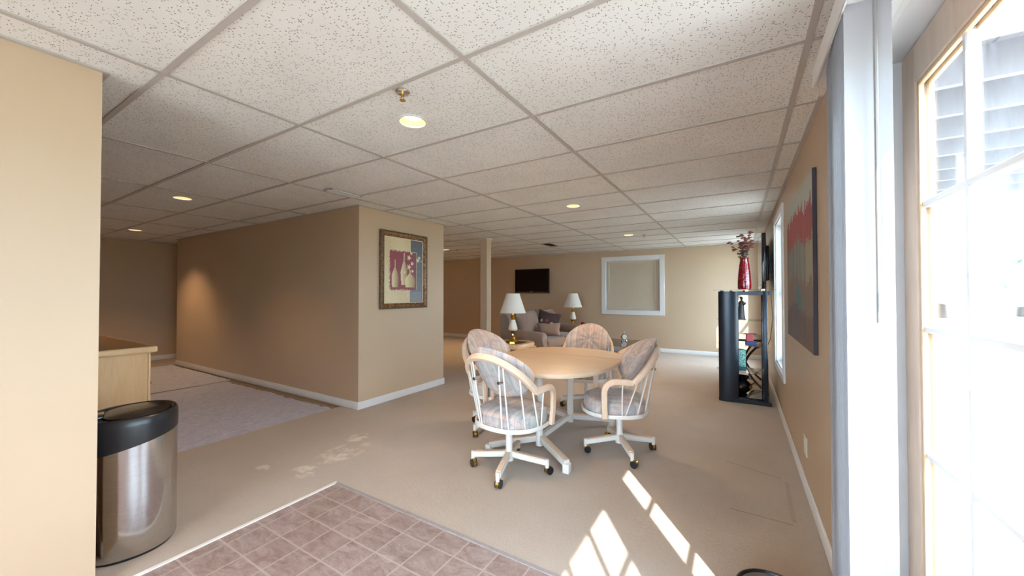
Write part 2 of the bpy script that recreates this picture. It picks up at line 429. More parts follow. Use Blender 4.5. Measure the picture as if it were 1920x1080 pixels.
def gilt2():
    k = NM('mottled_grey_gilt'); v = k.coord()
    n = k.noise(v, 60, 4, 0.75)
    k.base(k.ramp(n, [(0.35, srgb(42, 38, 36)), (0.55, srgb(120, 104, 84)), (0.7, srgb(176, 164, 146))])); k.set(Roughness=0.45, Metallic=0.3); k.bump(n, 0.6, 0.004); return k.m
M_gilt2 = gilt2()
M_lens = emis('lamp_lens', (1.0, 0.88, 0.66, 1), 2.5)
M_baffle = plain('cream_baffle', srgb(226, 206, 158), 0.5, var=0.01)
# outdoors
M_patio = plain('pale_concrete', srgb(160, 156, 150), 0.85, var=0.06, vscale=3)
M_lawn = plain('pale_lawn', srgb(176, 182, 160), 0.95, var=0.15, vscale=6)
M_deck = wood('weathered_deck', srgb(132, 132, 142), srgb(150, 150, 160), (6, 1, 1), 0.7, 10)
M_leaf = plain('hazy_leaves', srgb(172, 180, 166), 0.9, var=0.12, vscale=2)

# ------------------------------------------------------------------ THE SETTING
# right wall with the patio door opening and two windows (Y0, Y1, z0, z1)
DOOR = (-0.48, 1.90, 0.0, 2.15)
WIN1 = (4.50, 5.42, 0.50, 2.10)
WIN2 = (7.42, 8.50, 0.30, 2.12)
XO = 0.56
def wall_with_holes(name, x0, x1, y0, y1, z0, z1, holes):
    m = MB(); ys = y0
    for (a, b, c, d) in sorted(holes):
        m.box(x0, x1, ys, a, z0, z1)
        if c > z0: m.box(x0, x1, a, b, z0, c)
        if d < z1: m.box(x0, x1, a, b, d, z1)
        ys = b
    m.box(x0, x1, ys, y1, z0, z1)
    return struct(m.build(name, M_wall))
wall_with_holes('wall_right', XR, XO, YN-0.2, YF+0.2, -0.05, HC+0.2, [DOOR, WIN1, WIN2])
FW = (-2.72, -1.51, 0.90, 2.05)       # far wall window X0 X1 z0 z1
m = MB()
m.box(XB-0.2, FW[0], YF, YF+0.2, -0.05, HC+0.2); m.box(FW[1], XR, YF, YF+0.2, -0.05, HC+0.2)
m.box(FW[0], FW[1], YF, YF+0.2, -0.05, FW[2]); m.box(FW[0], FW[1], YF, YF+0.2, FW[3], HC+0.2); m.box(FW[0], FW[1], YF+0.12, YF+0.2, FW[2], FW[3])
struct(m.build('wall_far', M_wall))
struct(MB().box(XB-0.2, XB, YN-0.2, YF, -0.05, HC+0.2).build('wall_back', M_wall))
m = MB(); ys_ = XB
NEAR_FILL = [(-2.35, 0.10, 0.05, 2.14)]      # unseen window added behind the camera for daylight fill
for (a, b, c, d) in NEAR_FILL:
    m.box(ys_, a, YN-0.2, YN, -0.05, HC+0.2); m.box(a, b, YN-0.2, YN, -0.05, c); m.box(a, b, YN-0.2, YN, d, HC+0.2); ys_ = b
m.box(ys_, XR, YN-0.2, YN, -0.05, HC+0.2)
struct(m.build('wall_near', M_wall))
struct(MB().box(-2.57, -2.423, YN, 0.479, -0.05, HC).build('wall_left', M_wall))
BX0, BX1, BY0, BY1 = -8.80, -3.647, 2.714, 4.1216
struct(MB().box(BX0, BX1, BY0, BY1, -0.05, HC).build('wall_middle', M_wall))
# floors
VX0, VY1 = -2.38, 1.60
PX1, PY1 = -3.93, 2.60
m = MB()
def slab(m, x0, x1, y0, y1, z0=-0.02, z1=0.0):
    m.box(x0, x1, y0, y1, z0, z1)
slab(m, PX1, VX0, YN, BY0+0.02); slab(m, VX0, XR, VY1, BY0+0.02); slab(m, BX1, XR, BY0+0.02, BY1); slab(m, XB, XR, BY1, YF); slab(m, XB, -8.9, YN, BY1)
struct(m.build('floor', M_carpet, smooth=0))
m = MB(); slab(m, VX0, XR, YN, VY1, -0.02, -0.002)
struct(m.build('floor_vinyl', M_vinyl, smooth=0))
m = MB(); slab(m, XB, XR, YN, YF, -0.05, -0.02)
struct(m.build('floor_base', M_sub, smooth=0))
m = MB()
random.seed(3)
def pad_sheet(m, x0, x1, y0, y1, z):
    nx = 60; ny = 40; vs = []
    for i in range(nx+1):
        row = []
        for j in range(ny+1):
            x = x0+(x1-x0)*i/nx; y = y0+(y1-y0)*j/ny
            if i == nx: x += random.uniform(-0.012, 0.006)
            if j == ny: y += random.uniform(-0.02, 0.02)
            dz = 0.006*max(0, math.sin(3.1*x+0.5*math.sin(1.7*y)))**6 + 0.004*max(0, math.sin(5.3*x+1.3*y+1))**8
            row.append(m.bm.verts.new((x, y, z+dz)))
        vs.append(row)
    for i in range(nx):
        for j in range(ny): m.bm.faces.new((vs[i][j], vs[i+1][j], vs[i+1][j+1], vs[i][j+1]))
pad_sheet(m, -6.55, PX1-0.005, YN, PY1, -0.012)
pad_sheet(m, -8.9, -6.57, YN, BY0-0.03, -0.011)
struct(m.build('floor_padding', M_pad, recalc=False))
# ceiling tiles with round cut-outs for the recessed lamps
LIGHTS = [(-1.60, 1.543), (-1.60, 3.982), (-1.60, 6.46), (-4.92, 1.553), (-8.03, 1.96), (-5.68, 6.50), (-1.60, -0.90), (-4.92, -1.2), (-8.3, 6.5)]  # the last three lamps are unseen, added for extra light
RL = 0.076
m = MB()
xs = sorted({XB, XR} | {GX0+2*TL*k for k in range(-9, 3) if XB < GX0+2*TL*k < XR})
ysl = sorted({YN, YF} | {GY0+TL*k for k in range(-9, 15) if YN < GY0+TL*k < YF})
ZT = HC+0.004
for a, b in zip(xs, xs[1:]):
    for c, d in zip(ysl, ysl[1:]):
        L = [p for p in LIGHTS if a < p[0] < b and c < p[1] < d]
        if not L: m.quad((a, c, ZT), (a, d, ZT), (b, d, ZT), (b, c, ZT)); continue
        px, py = L[0]
        ang = sorted([2*PI*i/40 for i in range(40)] + [math.atan2(yy-py, xx-px) % (2*PI) for xx in (a, b) for yy in (c, d)])
        inn, outr = [], []
        for t in ang:
            cx, sy = math.cos(t), math.sin(t)
            k = min(((b-px)/cx if cx > 1e-9 else (a-px)/cx if cx < -1e-9 else 1e9), ((d-py)/sy if sy > 1e-9 else (c-py)/sy if sy < -1e-9 else 1e9))
            inn.append(m.bm.verts.new((px+RL*cx, py+RL*sy, ZT))); outr.append(m.bm.verts.new((px+k*cx, py+k*sy, ZT)))
        for i in range(len(ang)):
            j = (i+1) % len(ang); m.bm.faces.new((inn[i], inn[j], outr[j], outr[i]))
for f in m.bm.faces:
    f.normal_update()
    if f.normal.z > 0: f.normal_flip()
struct(m.build('ceiling', M_tile, smooth=0, recalc=False))
struct(MB().box(XB, XR, YN, YF, HC+0.16, HC+0.2).build('ceiling_slab', M_trim))
m = MB()
for x in xs[1:-1]: m.box(x-0.012, x+0.012, YN, YF, HC-0.003, HC+0.003)
for y in ysl[1:-1]: m.box(XB, XR, y-0.012, y+0.012, HC-0.0022, HC+0.003)
struct(m.build('trim_1', M_grid, smooth=0))
def ledge(m, x0, x1, y0, y1): m.box(x0, x1, y0, y1, HC-0.004, HC+0.003)
m = MB()
w = 0.022
ledge(m, XR-w, XR, DOOR[1]+0.5, YF); ledge(m, XB, XR-w, YF-w, YF); ledge(m, XB, XB+w, YN, YF-w)
ledge(m, -2.423, -2.423+w, YN, 0.479+w); ledge(m, -2.57, -2.423, 0.479, 0.479+w)
ledge(m, BX0, BX1+w, BY0-w, BY0); ledge(m, BX1, BX1+w, BY0, BY1+w); ledge(m, BX0, BX1, BY1, BY1+w)
struct(m.build('trim_2', M_grid, smooth=0))
# baseboards
BH, BT = 0.085, 0.013
def baseb(name, segs):
    m = MB()
    for (x0, x1, y0, y1) in segs: m.box(x0, x1, y0, y1, 0.0, BH, 0.004, 2)
    return struct(m.build(name, M_trim))
baseb('baseboard_right', [(XR-BT, XR, DOOR[1]+0.06, YF)])
baseb('baseboard_far', [(XB, XR-BT, YF-BT, YF)])
baseb('baseboard_back', [(XB, XB+BT, YN, YF-BT)])
baseb('baseboard_middle', [(BX0, BX1+BT, BY0-BT, BY0), (BX1, BX1+BT, BY0, BY1+BT), (BX0, BX1, BY1, BY1+BT)])
baseb('baseboard_left', [(-2.57-BT, -2.57, YN, 0.479)])
# edge strip and painted edge shadow between carpet and vinyl
m = MB(); m.box(VX0-0.012, VX0+0.010, YN, VY1+0.006, -0.004, 0.004, 0.002, 1)
struct(m.build('trim_3', M_white_metal))
m = MB(); m.box(VX0, XR, VY1-0.014, VY1+0.010, -0.004, 0.003, 0.002, 1)  # grey strip standing in for the shadow along the carpet edge
struct(m.build('trim_edge_shadow', plain('grey_edge_shadow', srgb(158, 152, 152), 0.6, var=0.1, vscale=40)))
# support post
m = MB(); m.box(-3.98, -3.84, 5.48, 5.62, 0, HC, 0.004, 1); struct(m.build('column', M_wall))
m = MB(); m.box(-4.0, -3.82, 5.46, 5.64, HC-0.02, HC-0.003, 0.003, 1); struct(m.build('trim_5', M_trim))
m = MB(); m.box(-3.992, -3.828, 5.468, 5.632, 0, BH, 0.004, 1); struct(m.build('baseboard_column', M_trim))

# windows of the right wall
def side_window(name, w):
    y0, y1, z0, z1 = w
    r = bpy.data.objects.new(name, None); COL.objects.link(r); r['kind'] = 'structure'
    m = MB(); cw, ct = 0.07, 0.018
    m.box(XR-ct, XR, y0-cw, y0, z0-cw, z1+cw, 0.004, 1); m.box(XR-ct, XR, y1, y1+cw, z0-cw, z1+cw, 0.004, 1)
    m.box(XR-ct, XR, y0, y1, z1, z1+cw, 0.004, 1); m.box(XR-ct, XR, y0, y1, z0-cw, z0, 0.004, 1)
    m.box(XR, XO, y0, y0+0.012, z0, z1); m.box(XR, XO, y1-0.012, y1, z0, z1); m.box(XR, XO, y0, y1, z1-0.012, z1); m.box(XR, XO, y0, y1, z0, z0+0.012)
    m.build('casing', M_trim, r)
    m = MB(); f = 0.04; x0, x1 = 0.44, 0.48; zm = (z0+z1)/2
    m.box(x0, x1, y0+0.012, y0+0.012+f, z0+0.012, z1-0.012); m.box(x0, x1, y1-0.012-f, y1-0.012, z0+0.012, z1-0.012)
    m.box(x0, x1, y0, y1, z1-0.012-f, z1-0.012); m.box(x0, x1, y0, y1, z0+0.012, z0+0.012+f); m.box(x0, x1, y0, y1, zm-0.02, zm+0.02)
    m.build('sash', M_trim, r)
    MB().box(0.457, 0.461, y0+0.02, y1-0.02, z0+0.02, z1-0.02).build('pane', M_pane, r)
side_window('window_1', WIN1); side_window('window_2', WIN2)
# far wall window frame
r = struct(bpy.data.objects.new('window_3', None)); COL.objects.link(r)
m = MB(); a, b, c, d = FW; cw = 0.10; y0, y1 = YF-0.022, YF
m.box(a-cw, a, y0, y1, c-cw, d+cw, 0.005, 1); m.box(b, b+cw, y0, y1, c-cw, d+cw, 0.005, 1); m.box(a, b, y0, y1, d, d+cw, 0.005, 1); m.box(a, b, y0, y1, c-cw, c, 0.005, 1)
m.box(a, a+0.01, YF, YF+0.12, c, d); m.box(b-0.01, b, YF, YF+0.12, c, d); m.box(a, b, YF, YF+0.12, d-0.01, d); m.box(a, b, YF, YF+0.12, c, c+0.01)
m.build('casing', M_trim, r)
MB().box(a+0.01, b-0.01, YF+0.10, YF+0.104, c+0.01, d-0.01).build('pane', M_pane, r)

def fill_window(name, w):
    x0, x1, z0, z1 = w
    r = bpy.data.objects.new(name, None); COL.objects.link(r); r['kind'] = 'structure'
    m = MB(); cw = 0.07
    m.box(x0-cw, x0, YN, YN+0.018, z0-cw, z1+cw); m.box(x1, x1+cw, YN, YN+0.018, z0-cw, z1+cw); m.box(x0, x1, YN, YN+0.018, z1, z1+cw); m.box(x0, x1, YN, YN+0.018, z0-cw, z0)
    m.build('casing', M_trim, r)
    m = MB(); f = 0.04; ya, yb = YN-0.12, YN-0.08; n = max(2, round((x1-x0)/1.0))
    for i in range(n+1):
        x = x0+(x1-x0)*i/n; m.box(max(x0, x-f), min(x1, x+f), ya, yb, z0, z1)
    m.box(x0, x1, ya, yb, z1-f, z1); m.box(x0, x1, ya, yb, z0, z0+f)
    m.build('sash', M_trim, r)
    MB().box(x0, x1, YN-0.102, YN-0.098, z0, z1).build('pane', M_pane, r)
fill_window('window_fill', NEAR_FILL[0])  # out of view, added to let more sky light in
# patio door: two wooden leaves with divided lights
door = struct(bpy.data.objects.new('door_1', None)); COL.objects.link(door)
m = MB()
m.box(XR, XO, DOOR[1]-0.018, DOOR[1], 0, DOOR[3]); m.box(XR, XO, DOOR[0], DOOR[0]+0.018, 0, DOOR[3]); m.box(XR, XO, DOOR[0], DOOR[1], DOOR[3]-0.018, DOOR[3])
m.box(XR, XO+0.03, DOOR[0], DOOR[1], -0.03, 0.02)
for (x0, x1, z0, z1) in ((XR-0.016, XR, DOOR[3], DOOR[3]+0.085), (XR-0.024, XR-0.010, DOOR[3]+0.055, DOOR[3]+0.085), (XR, XR+0.03, DOOR[3]-0.034, DOOR[3]-0.018), (XR+0.03, XR+0.05, DOOR[3]-0.027, DOOR[3]-0.018)):
    m.box(x0, x1, DOOR[0]-0.08, DOOR[1]-0.018 if z1 <= DOOR[3] else DOOR[1]+0.08, z0, z1, 0.003, 1)
m.box(XR-0.016, XR, DOOR[1], DOOR[1]+0.08, 0, DOOR[3], 0.003, 1); m.box(XR-0.016, XR, DOOR[0]-0.08, DOOR[0], 0, DOOR[3], 0.003, 1)
m.build('jamb', M_head, door)
GZ0, GZ1 = 0.36, 2.00
def leaf(y_hi, y_lo, g_hi, g_lo):
    zt = DOOR[3]-0.02; xf, xk = 0.505, 0.550
    m = MB()
    m.box(xf, xk, g_hi, y_hi, 0.02, zt, 0.003, 1); m.box(xf, xk, y_lo, g_lo, 0.02, zt, 0.003, 1)
    m.box(xf, xk, g_lo, g_hi, GZ1, zt, 0.003, 1); m.box(xf, xk, g_lo, g_hi, 0.02, GZ0, 0.003, 1)
    f = m.build('leaf_frame', M_doorwood, door)
    m = MB(); bw = 0.014
    for x0, x1 in ((0.510, 0.524), (0.534, 0.548)):
        m.box(x0, x1, g_hi-bw, g_hi, GZ0, GZ1, 0.004, 2); m.box(x0, x1, g_lo, g_lo+bw, GZ0, GZ1, 0.004, 2)
        m.box(x0, x1, g_lo, g_hi, GZ1-bw, GZ1, 0.004, 2); m.box(x0, x1, g_lo, g_hi, GZ0, GZ0+bw, 0.004, 2)
    m.build('glazing_bead', M_bead, f)
    MB().box(0.527, 0.531, g_lo, g_hi, GZ0, GZ1).build('pane', M_pane, f)
    m = MB(); mw = 0.011; W = (g_hi-g_lo)/3
    for k in (1, 2): m.box(0.515, 0.543, g_lo+W*k-mw, g_lo+W*k+mw, GZ0, GZ1, 0.004, 1)
    for k in (1, 2, 3):
        z = GZ0+(GZ1-GZ0)*k/4; m.box(0.5155, 0.5425, g_lo, g_hi, z-mw, z+mw, 0.004, 1)
    m.build('muntins', M_trim, f)
leaf(1.878, 0.712, 1.765, 0.885)
leaf(0.704, -0.462, 0.530, -0.345)

# outdoors, seen through the glass
struct(MB().box(XO, 7, -10, 14, -0.25, -0.06).build('ground', M_patio))
struct(MB().box(-14, XO, -14, YN-0.2, -0.25, -0.06).build('ground_back', M_patio))
struct(MB().box(7, 60, -40, 60, -0.30, -0.08).build('ground_lawn', M_lawn))
dk = thing('raised_deck', 'grey wooden raised deck outside beyond the patio door', 'deck', (2.0, 4.7, 0))
m = MB()
for i in range(20): m.box(-1.40+i*0.14, -1.40+i*0.14+0.128, -2.2, 1.9, 2.62, 2.66)
m.build('deck_boards', M_deck, dk)
m = MB()
for j in range(9): m.box(-1.4, 1.4, -2.2+j*0.5, -2.2+j*0.5+0.045, 2.44, 2.62)
m.build('joists', M_deck, dk)
for (x, y) in ((1.3, -2.1), (1.3, 1.8)):
    MB().box(x-0.06, x+0.06, y-0.06, y+0.06, -0.06, 2.62, 0.004, 1).build('post', M_deck, dk)
random.seed(5)
for i, (x, y, h) in enumerate(((14, 34, 5.0), (21, 38, 6.5), (9.5, 30, 3.6))):
    t = thing('leafy_tree', ['hazy middle tree far beyond the patio glass', 'tall hazy tree far beyond the patio glass at right', 'low hazy bush-like tree far beyond the patio glass'][i], 'tree', (x, y, -0.08))
    MB().cyl((0, 0, 0), (0, 0, h*0.6), 0.22, 0.12).build('trunk', M_bronze, t)
    m = MB()
    for q in range(26):
        a = random.uniform(0, 2*PI); rr = random.uniform(0, h*0.42); zz = random.uniform(0.35, 1.0)*h
        m.ball((rr*math.cos(a), rr*math.sin(a), zz), random.uniform(0.14, 0.26)*h, 10)
    m.build('crown', M_leaf, t)

# ------------------------------------------------------------------ THINGS
# recessed ceiling lamps
def recessed(loc, label, k=1.0):
    t = thing('recessed_light', label, 'ceiling light', (loc[0], loc[1], HC), 0, 'recessed ceiling lights')
    MB().lathe([(0.078, 0.0065), (0.088, -0.001), (0.090, -0.0035), (0.086, -0.006), (0.073, -0.004), (0.071, 0.0065)], 40, cap0=False, cap1=False).build('trim_ring', M_white_metal, t)
    MB().lathe([(0.0715, 0.003), (0.064, 0.018), (0.056, 0.034)], 40, cap0=False, cap1=False).build('baffle', M_baffle, t)
    MB().lathe([(0.056, 0.033), (0.056, 0.045)], 32).build('lens', M_lens, t)
    ld = bpy.data.lights.new('recessed_lamp', 'SPOT'); ld.energy = LAMP_W*k; ld.color = LAMP_COL; ld.shadow_soft_size = 0.05
    ld.spot_size = math.radians(112); ld.spot_blend = 0.75
    lo = bpy.data.objects.new('recessed_lamp', ld); COL.objects.link(lo); lo.parent = t; lo.location = (0, 0, -0.012)
LL = ['recessed ceiling light nearest the viewer, beside the sprinkler', 'recessed ceiling light above the dining table', 'recessed ceiling light near the far wall window',
      'recessed ceiling light over the bare floor padding, above the block wall', 'recessed ceiling light near the brown back wall', 'recessed ceiling light at the far left beyond the picture wall',
      'unseen recessed ceiling light added behind the viewer', 'added recessed ceiling light over the cabinet, out of sight', 'added recessed ceiling light in the far left corner, out of sight']
for i, (p, l) in enumerate(zip(LIGHTS, LL)): recessed(p, l, (1, 1, 1.3, 0.55, 1.2, 2.0, 1, 1, 2.0)[i])

# sprinklers and vents
def sprinkler(x, y, label, down=0.05):
    t = thing('fire_sprinkler', label, 'sprinkler', (x, y, HC), 0, 'ceiling sprinklers'); t.scale = (0.85, 0.85, 0.85)
    MB().lathe([(0.040, 0.003), (0.040, -0.004), (0.034, -0.009), (0.014, -0.006)], 28).build('escutcheon', M_chrome, t)
    m = MB(); m.cyl((0, 0, -0.005), (0, 0, -0.028), 0.010, 0.007); 
    for s in (-1, 1): m.tube([(s*0.010, 0, -0.02), (s*0.013, 0, -0.034), (s*0.003, 0, -0.048)], 0.0025, 6)
    m.build('body', M_brass, t)
    MB().lathe([(0.003, -0.046), (0.018, -0.049), (0.018, -0.051), (0.003, -0.0515)], 20).build('deflector', M_brass, t)
sprinkler(-1.404, 1.287, 'chrome and brass fire sprinkler on the ceiling beside the nearest light')
sprinkler(-1.382, 6.60, 'small fire sprinkler on the ceiling right of the far light')
sprinkler(-5.45, 6.62, 'tiny fire sprinkler on the ceiling left of the post')
def vent(x, y, sx, sy, label, mt, dark):
    t = thing('ceiling_vent', label, 'air vent', (x, y, HC), 0, 'ceiling air vents')
    m = MB(); f = 0.018
    m.box(-sx, sx, -sy, -sy+f, -0.010, -0.003); m.box(-sx, sx, sy-f, sy, -0.010, -0.003); m.box(-sx, -sx+f, -sy, sy, -0.010, -0.003); m.box(sx-f, sx, -sy, sy, -0.010, -0.003)
    m.build('frame', mt, t)
    m = MB(); n = 5
    for i in range(n):
        x0 = -sx+f+(2*sx-2*f)*(i+0.5)/n
        m.box(-0.006, 0.006, -sy+f, sy-f, -0.001, 0.001, M=Matrix.Translation((x0, 0, -0.006)) @ Matrix.Rotation(0.7, 4, 'Y'))
    m.build('louvers', mt, t)
    MB().box(-sx+0.004, sx-0.004, -sy+0.004, sy-0.004, -0.003, -0.0024).build('backing', dark, t)
vent(-3.33, 2.30, 0.055, 0.17, 'white ceiling vent near the corner of the picture wall', M_trim, M_black_plastic)
vent(-3.29, 6.96, 0.07, 0.19, 'dark ceiling vent above the sofa', M_bronze, M_black_plastic)

# wall outlets
def outlet(name, label, loc, rz, w=0.07, h=0.115, n=1):
    t = thing(name, label, 'electrical outlet', loc, rz, 'wall outlets')
    MB().box(-w/2, w/2, -0.006, 0.0, -h/2, h/2, 0.003, 2).build('cover_plate', M_ivory, t)
    for k in range(n):
        cx = (k-(n-1)/2)*0.046
        for s in (-1, 1):
            MB().box(cx-0.014, cx+0.014, -0.0085, -0.005, s*0.024-0.013, s*0.024+0.013, 0.002, 1).build('socket', M_trim, t)
outlet('wall_outlet', 'ivory outlet plate low on the right wall below the abstract painting', (XR, 3.15, 0.29), -PI/2 if False else PI/2*-1, 0.115, 0.125, 2)
outlet('wall_outlet', 'small ivory outlet plate on the far wall left of the sofa', (-5.60, YF, 0.34), 0, 0.14, 0.11, 2)

# trash can
tc = thing('trash_can', 'stainless steel trash can with black sensor lid by the left wall', 'trash can', (-2.735, 0.665, 0), math.radians(-15))
def canring(z, k=1.0, tilt=0.0, h=0.0):
    out = []
    for i in range(56):
        a = 2*PI*i/56; c, s = math.cos(a), math.sin(a); n = 2.25
        x = 0.200*k*math.copysign(abs(c)**(2/n), c); y = 0.180*k*math.copysign(abs(s)**(2/n), s)
        out.append((x, y, z + tilt*y))
    return out
T1 = 0.22
MB().rings([canring(0.012, 0.985), canring(0.02), canring(0.30), canring(0.55, 1.0, T1)]).build('body', M_steel, tc)
MB().rings([canring(0.0, 0.95), canring(0.012, 0.99), canring(0.016, 0.99)]).build('base_rim', M_black_plastic, tc)
lid = MB().rings([canring(0.545, 1.012, T1), canring(0.58, 1.016, T1*0.7), canring(0.645, 1.016, 0.06), canring(0.672, 1.0, 0.03), canring(0.683, 0.96, 0.02), canring(0.684, 0.90, 0.02), canring(0.674, 0.86, 0.02)]).build('lid', M_black_plastic, tc)
m = MB().rings([[(x*0.82, y*0.74+0.022, z) for (x, y, z) in canring(0.675, 1, 0.02)], [(x*0.80, y*0.72+0.022, z) for (x, y, z) in canring(0.683, 1, 0.02)], [(x*0.5, y*0.45+0.022, z) for (x, y, z) in canring(0.687, 1, 0.02)]])
m.build('flap', M_black_gloss, lid)
MB().box(-0.06, 0.06, -0.150, -0.100, 0.673, 0.688, 0.005, 2).build('sensor_panel', M_black_gloss, lid)

# kitchen base cabinet and its counter
cb = thing('base_cabinet', 'light oak base cabinet end beyond the trash can', 'cabinet', (-3.73, 0.99, 0))
MB().box(-1.2, 0, -1.6, 0, 0.0, 0.868, 0.002, 1).build('body', M_oak, cb)
MB().box(-0.03, 0.006, -0.001, 0.012, 0.10, 0.868, 0.002, 1).build('face_frame', M_oak2, cb)
for k in range(2):
    x0, x1 = -1.18+k*0.58, -1.18+k*0.58+0.55
    d = MB().box(x0, x1, 0.0005, 0.02, 0.70, 0.845, 0.004, 2).build('drawer', M_oak2, cb)
    MB().ball(((x0+x1)/2, 0.032, 0.775), 0.014).build('knob', M_brass, d)
    d = MB().box(x0, x1, 0.0005, 0.02, 0.11, 0.675, 0.004, 2).build('door', M_oak2, cb)
    MB().ball((x1-0.05, 0.032, 0.62), 0.014).build('knob', M_brass, d)
ct = thing('countertop', 'brown laminate countertop with oak edge on the base cabinet', 'countertop', (-3.73, 0.99, 0.869))
MB().box(-1.25, 0.027, -1.65, 0.022, 0.0, 0.040, 0.003, 1).build('top', M_counter, ct)
m = MB(); m.box(0.027, 0.047, -1.65, 0.042, -0.004, 0.041, 0.012, 3); m.box(-1.25, 0.027, 0.022, 0.042, -0.004, 0.041, 0.012, 3)
m.build('edge', M_oak2, ct)

# dining table
TC = (-1.42, 3.11); TH = 0.72
dt = thing('dining_table', 'oval bleached wood dining table on white pedestal legs', 'table', (TC[0], TC[1], 0))
hx, hy, en = 0.545, 0.685, 2.6
MB().rings([superell(hx-0.03, hy-0.03, en, 96, TH-0.040), superell(hx-0.006, hy-0.006, en, 96, TH-0.038), superell(hx, hy, en, 96, TH-0.026), superell(hx-0.003, hy-0.003, en, 96, TH-0.008), superell(hx-0.014, hy-0.014, en, 96, TH), ]).build('tabletop', M_top, dt)
MB().box(-hx+0.03, hx-0.03, 0.190, 0.193, TH-0.001, TH+0.0006).build('leaf_seam', M_seam, dt)
MB().box(-0.30, 0.30, -0.45, 0.45, TH-0.062, TH-0.041, 0.004, 1).build('apron', M_peach, dt)
for s in (-1, 1):
    MB().lathe([(0.030, 0.05), (0.030, TH-0.061)], 20, (0, s*0.33, 0)).build('column', M_white_metal, dt)
    for q in (-1, 1):
        a = Vector((q*0.02, s*0.33, 0.105)); b = Vector((q*0.34, s*0.56, 0.062))
        f = MB().tube([a, b], 0.024, 8, rz=0.024, up=(0, 0, 1), square=True).build('foot', M_white_metal, dt)
        u = Vector((0, 0, 0.0262))
        MB().tube([a+u, b+u], 0.023, 8, rz=0.006, up=(0, 0, 1), square=True).build('foot_cover', M_peach, f)
        MB().box(b.x-0.026, b.x+0.026, b.y-0.026, b.y+0.026, 0.0, 0.068, 0.004, 1).build('end_cap', M_white_metal, f)
MB().box(-0.02, 0.02, -0.33, 0.33, 0.09, 0.13, 0.003, 1).build('stretcher', M_white_metal, dt)

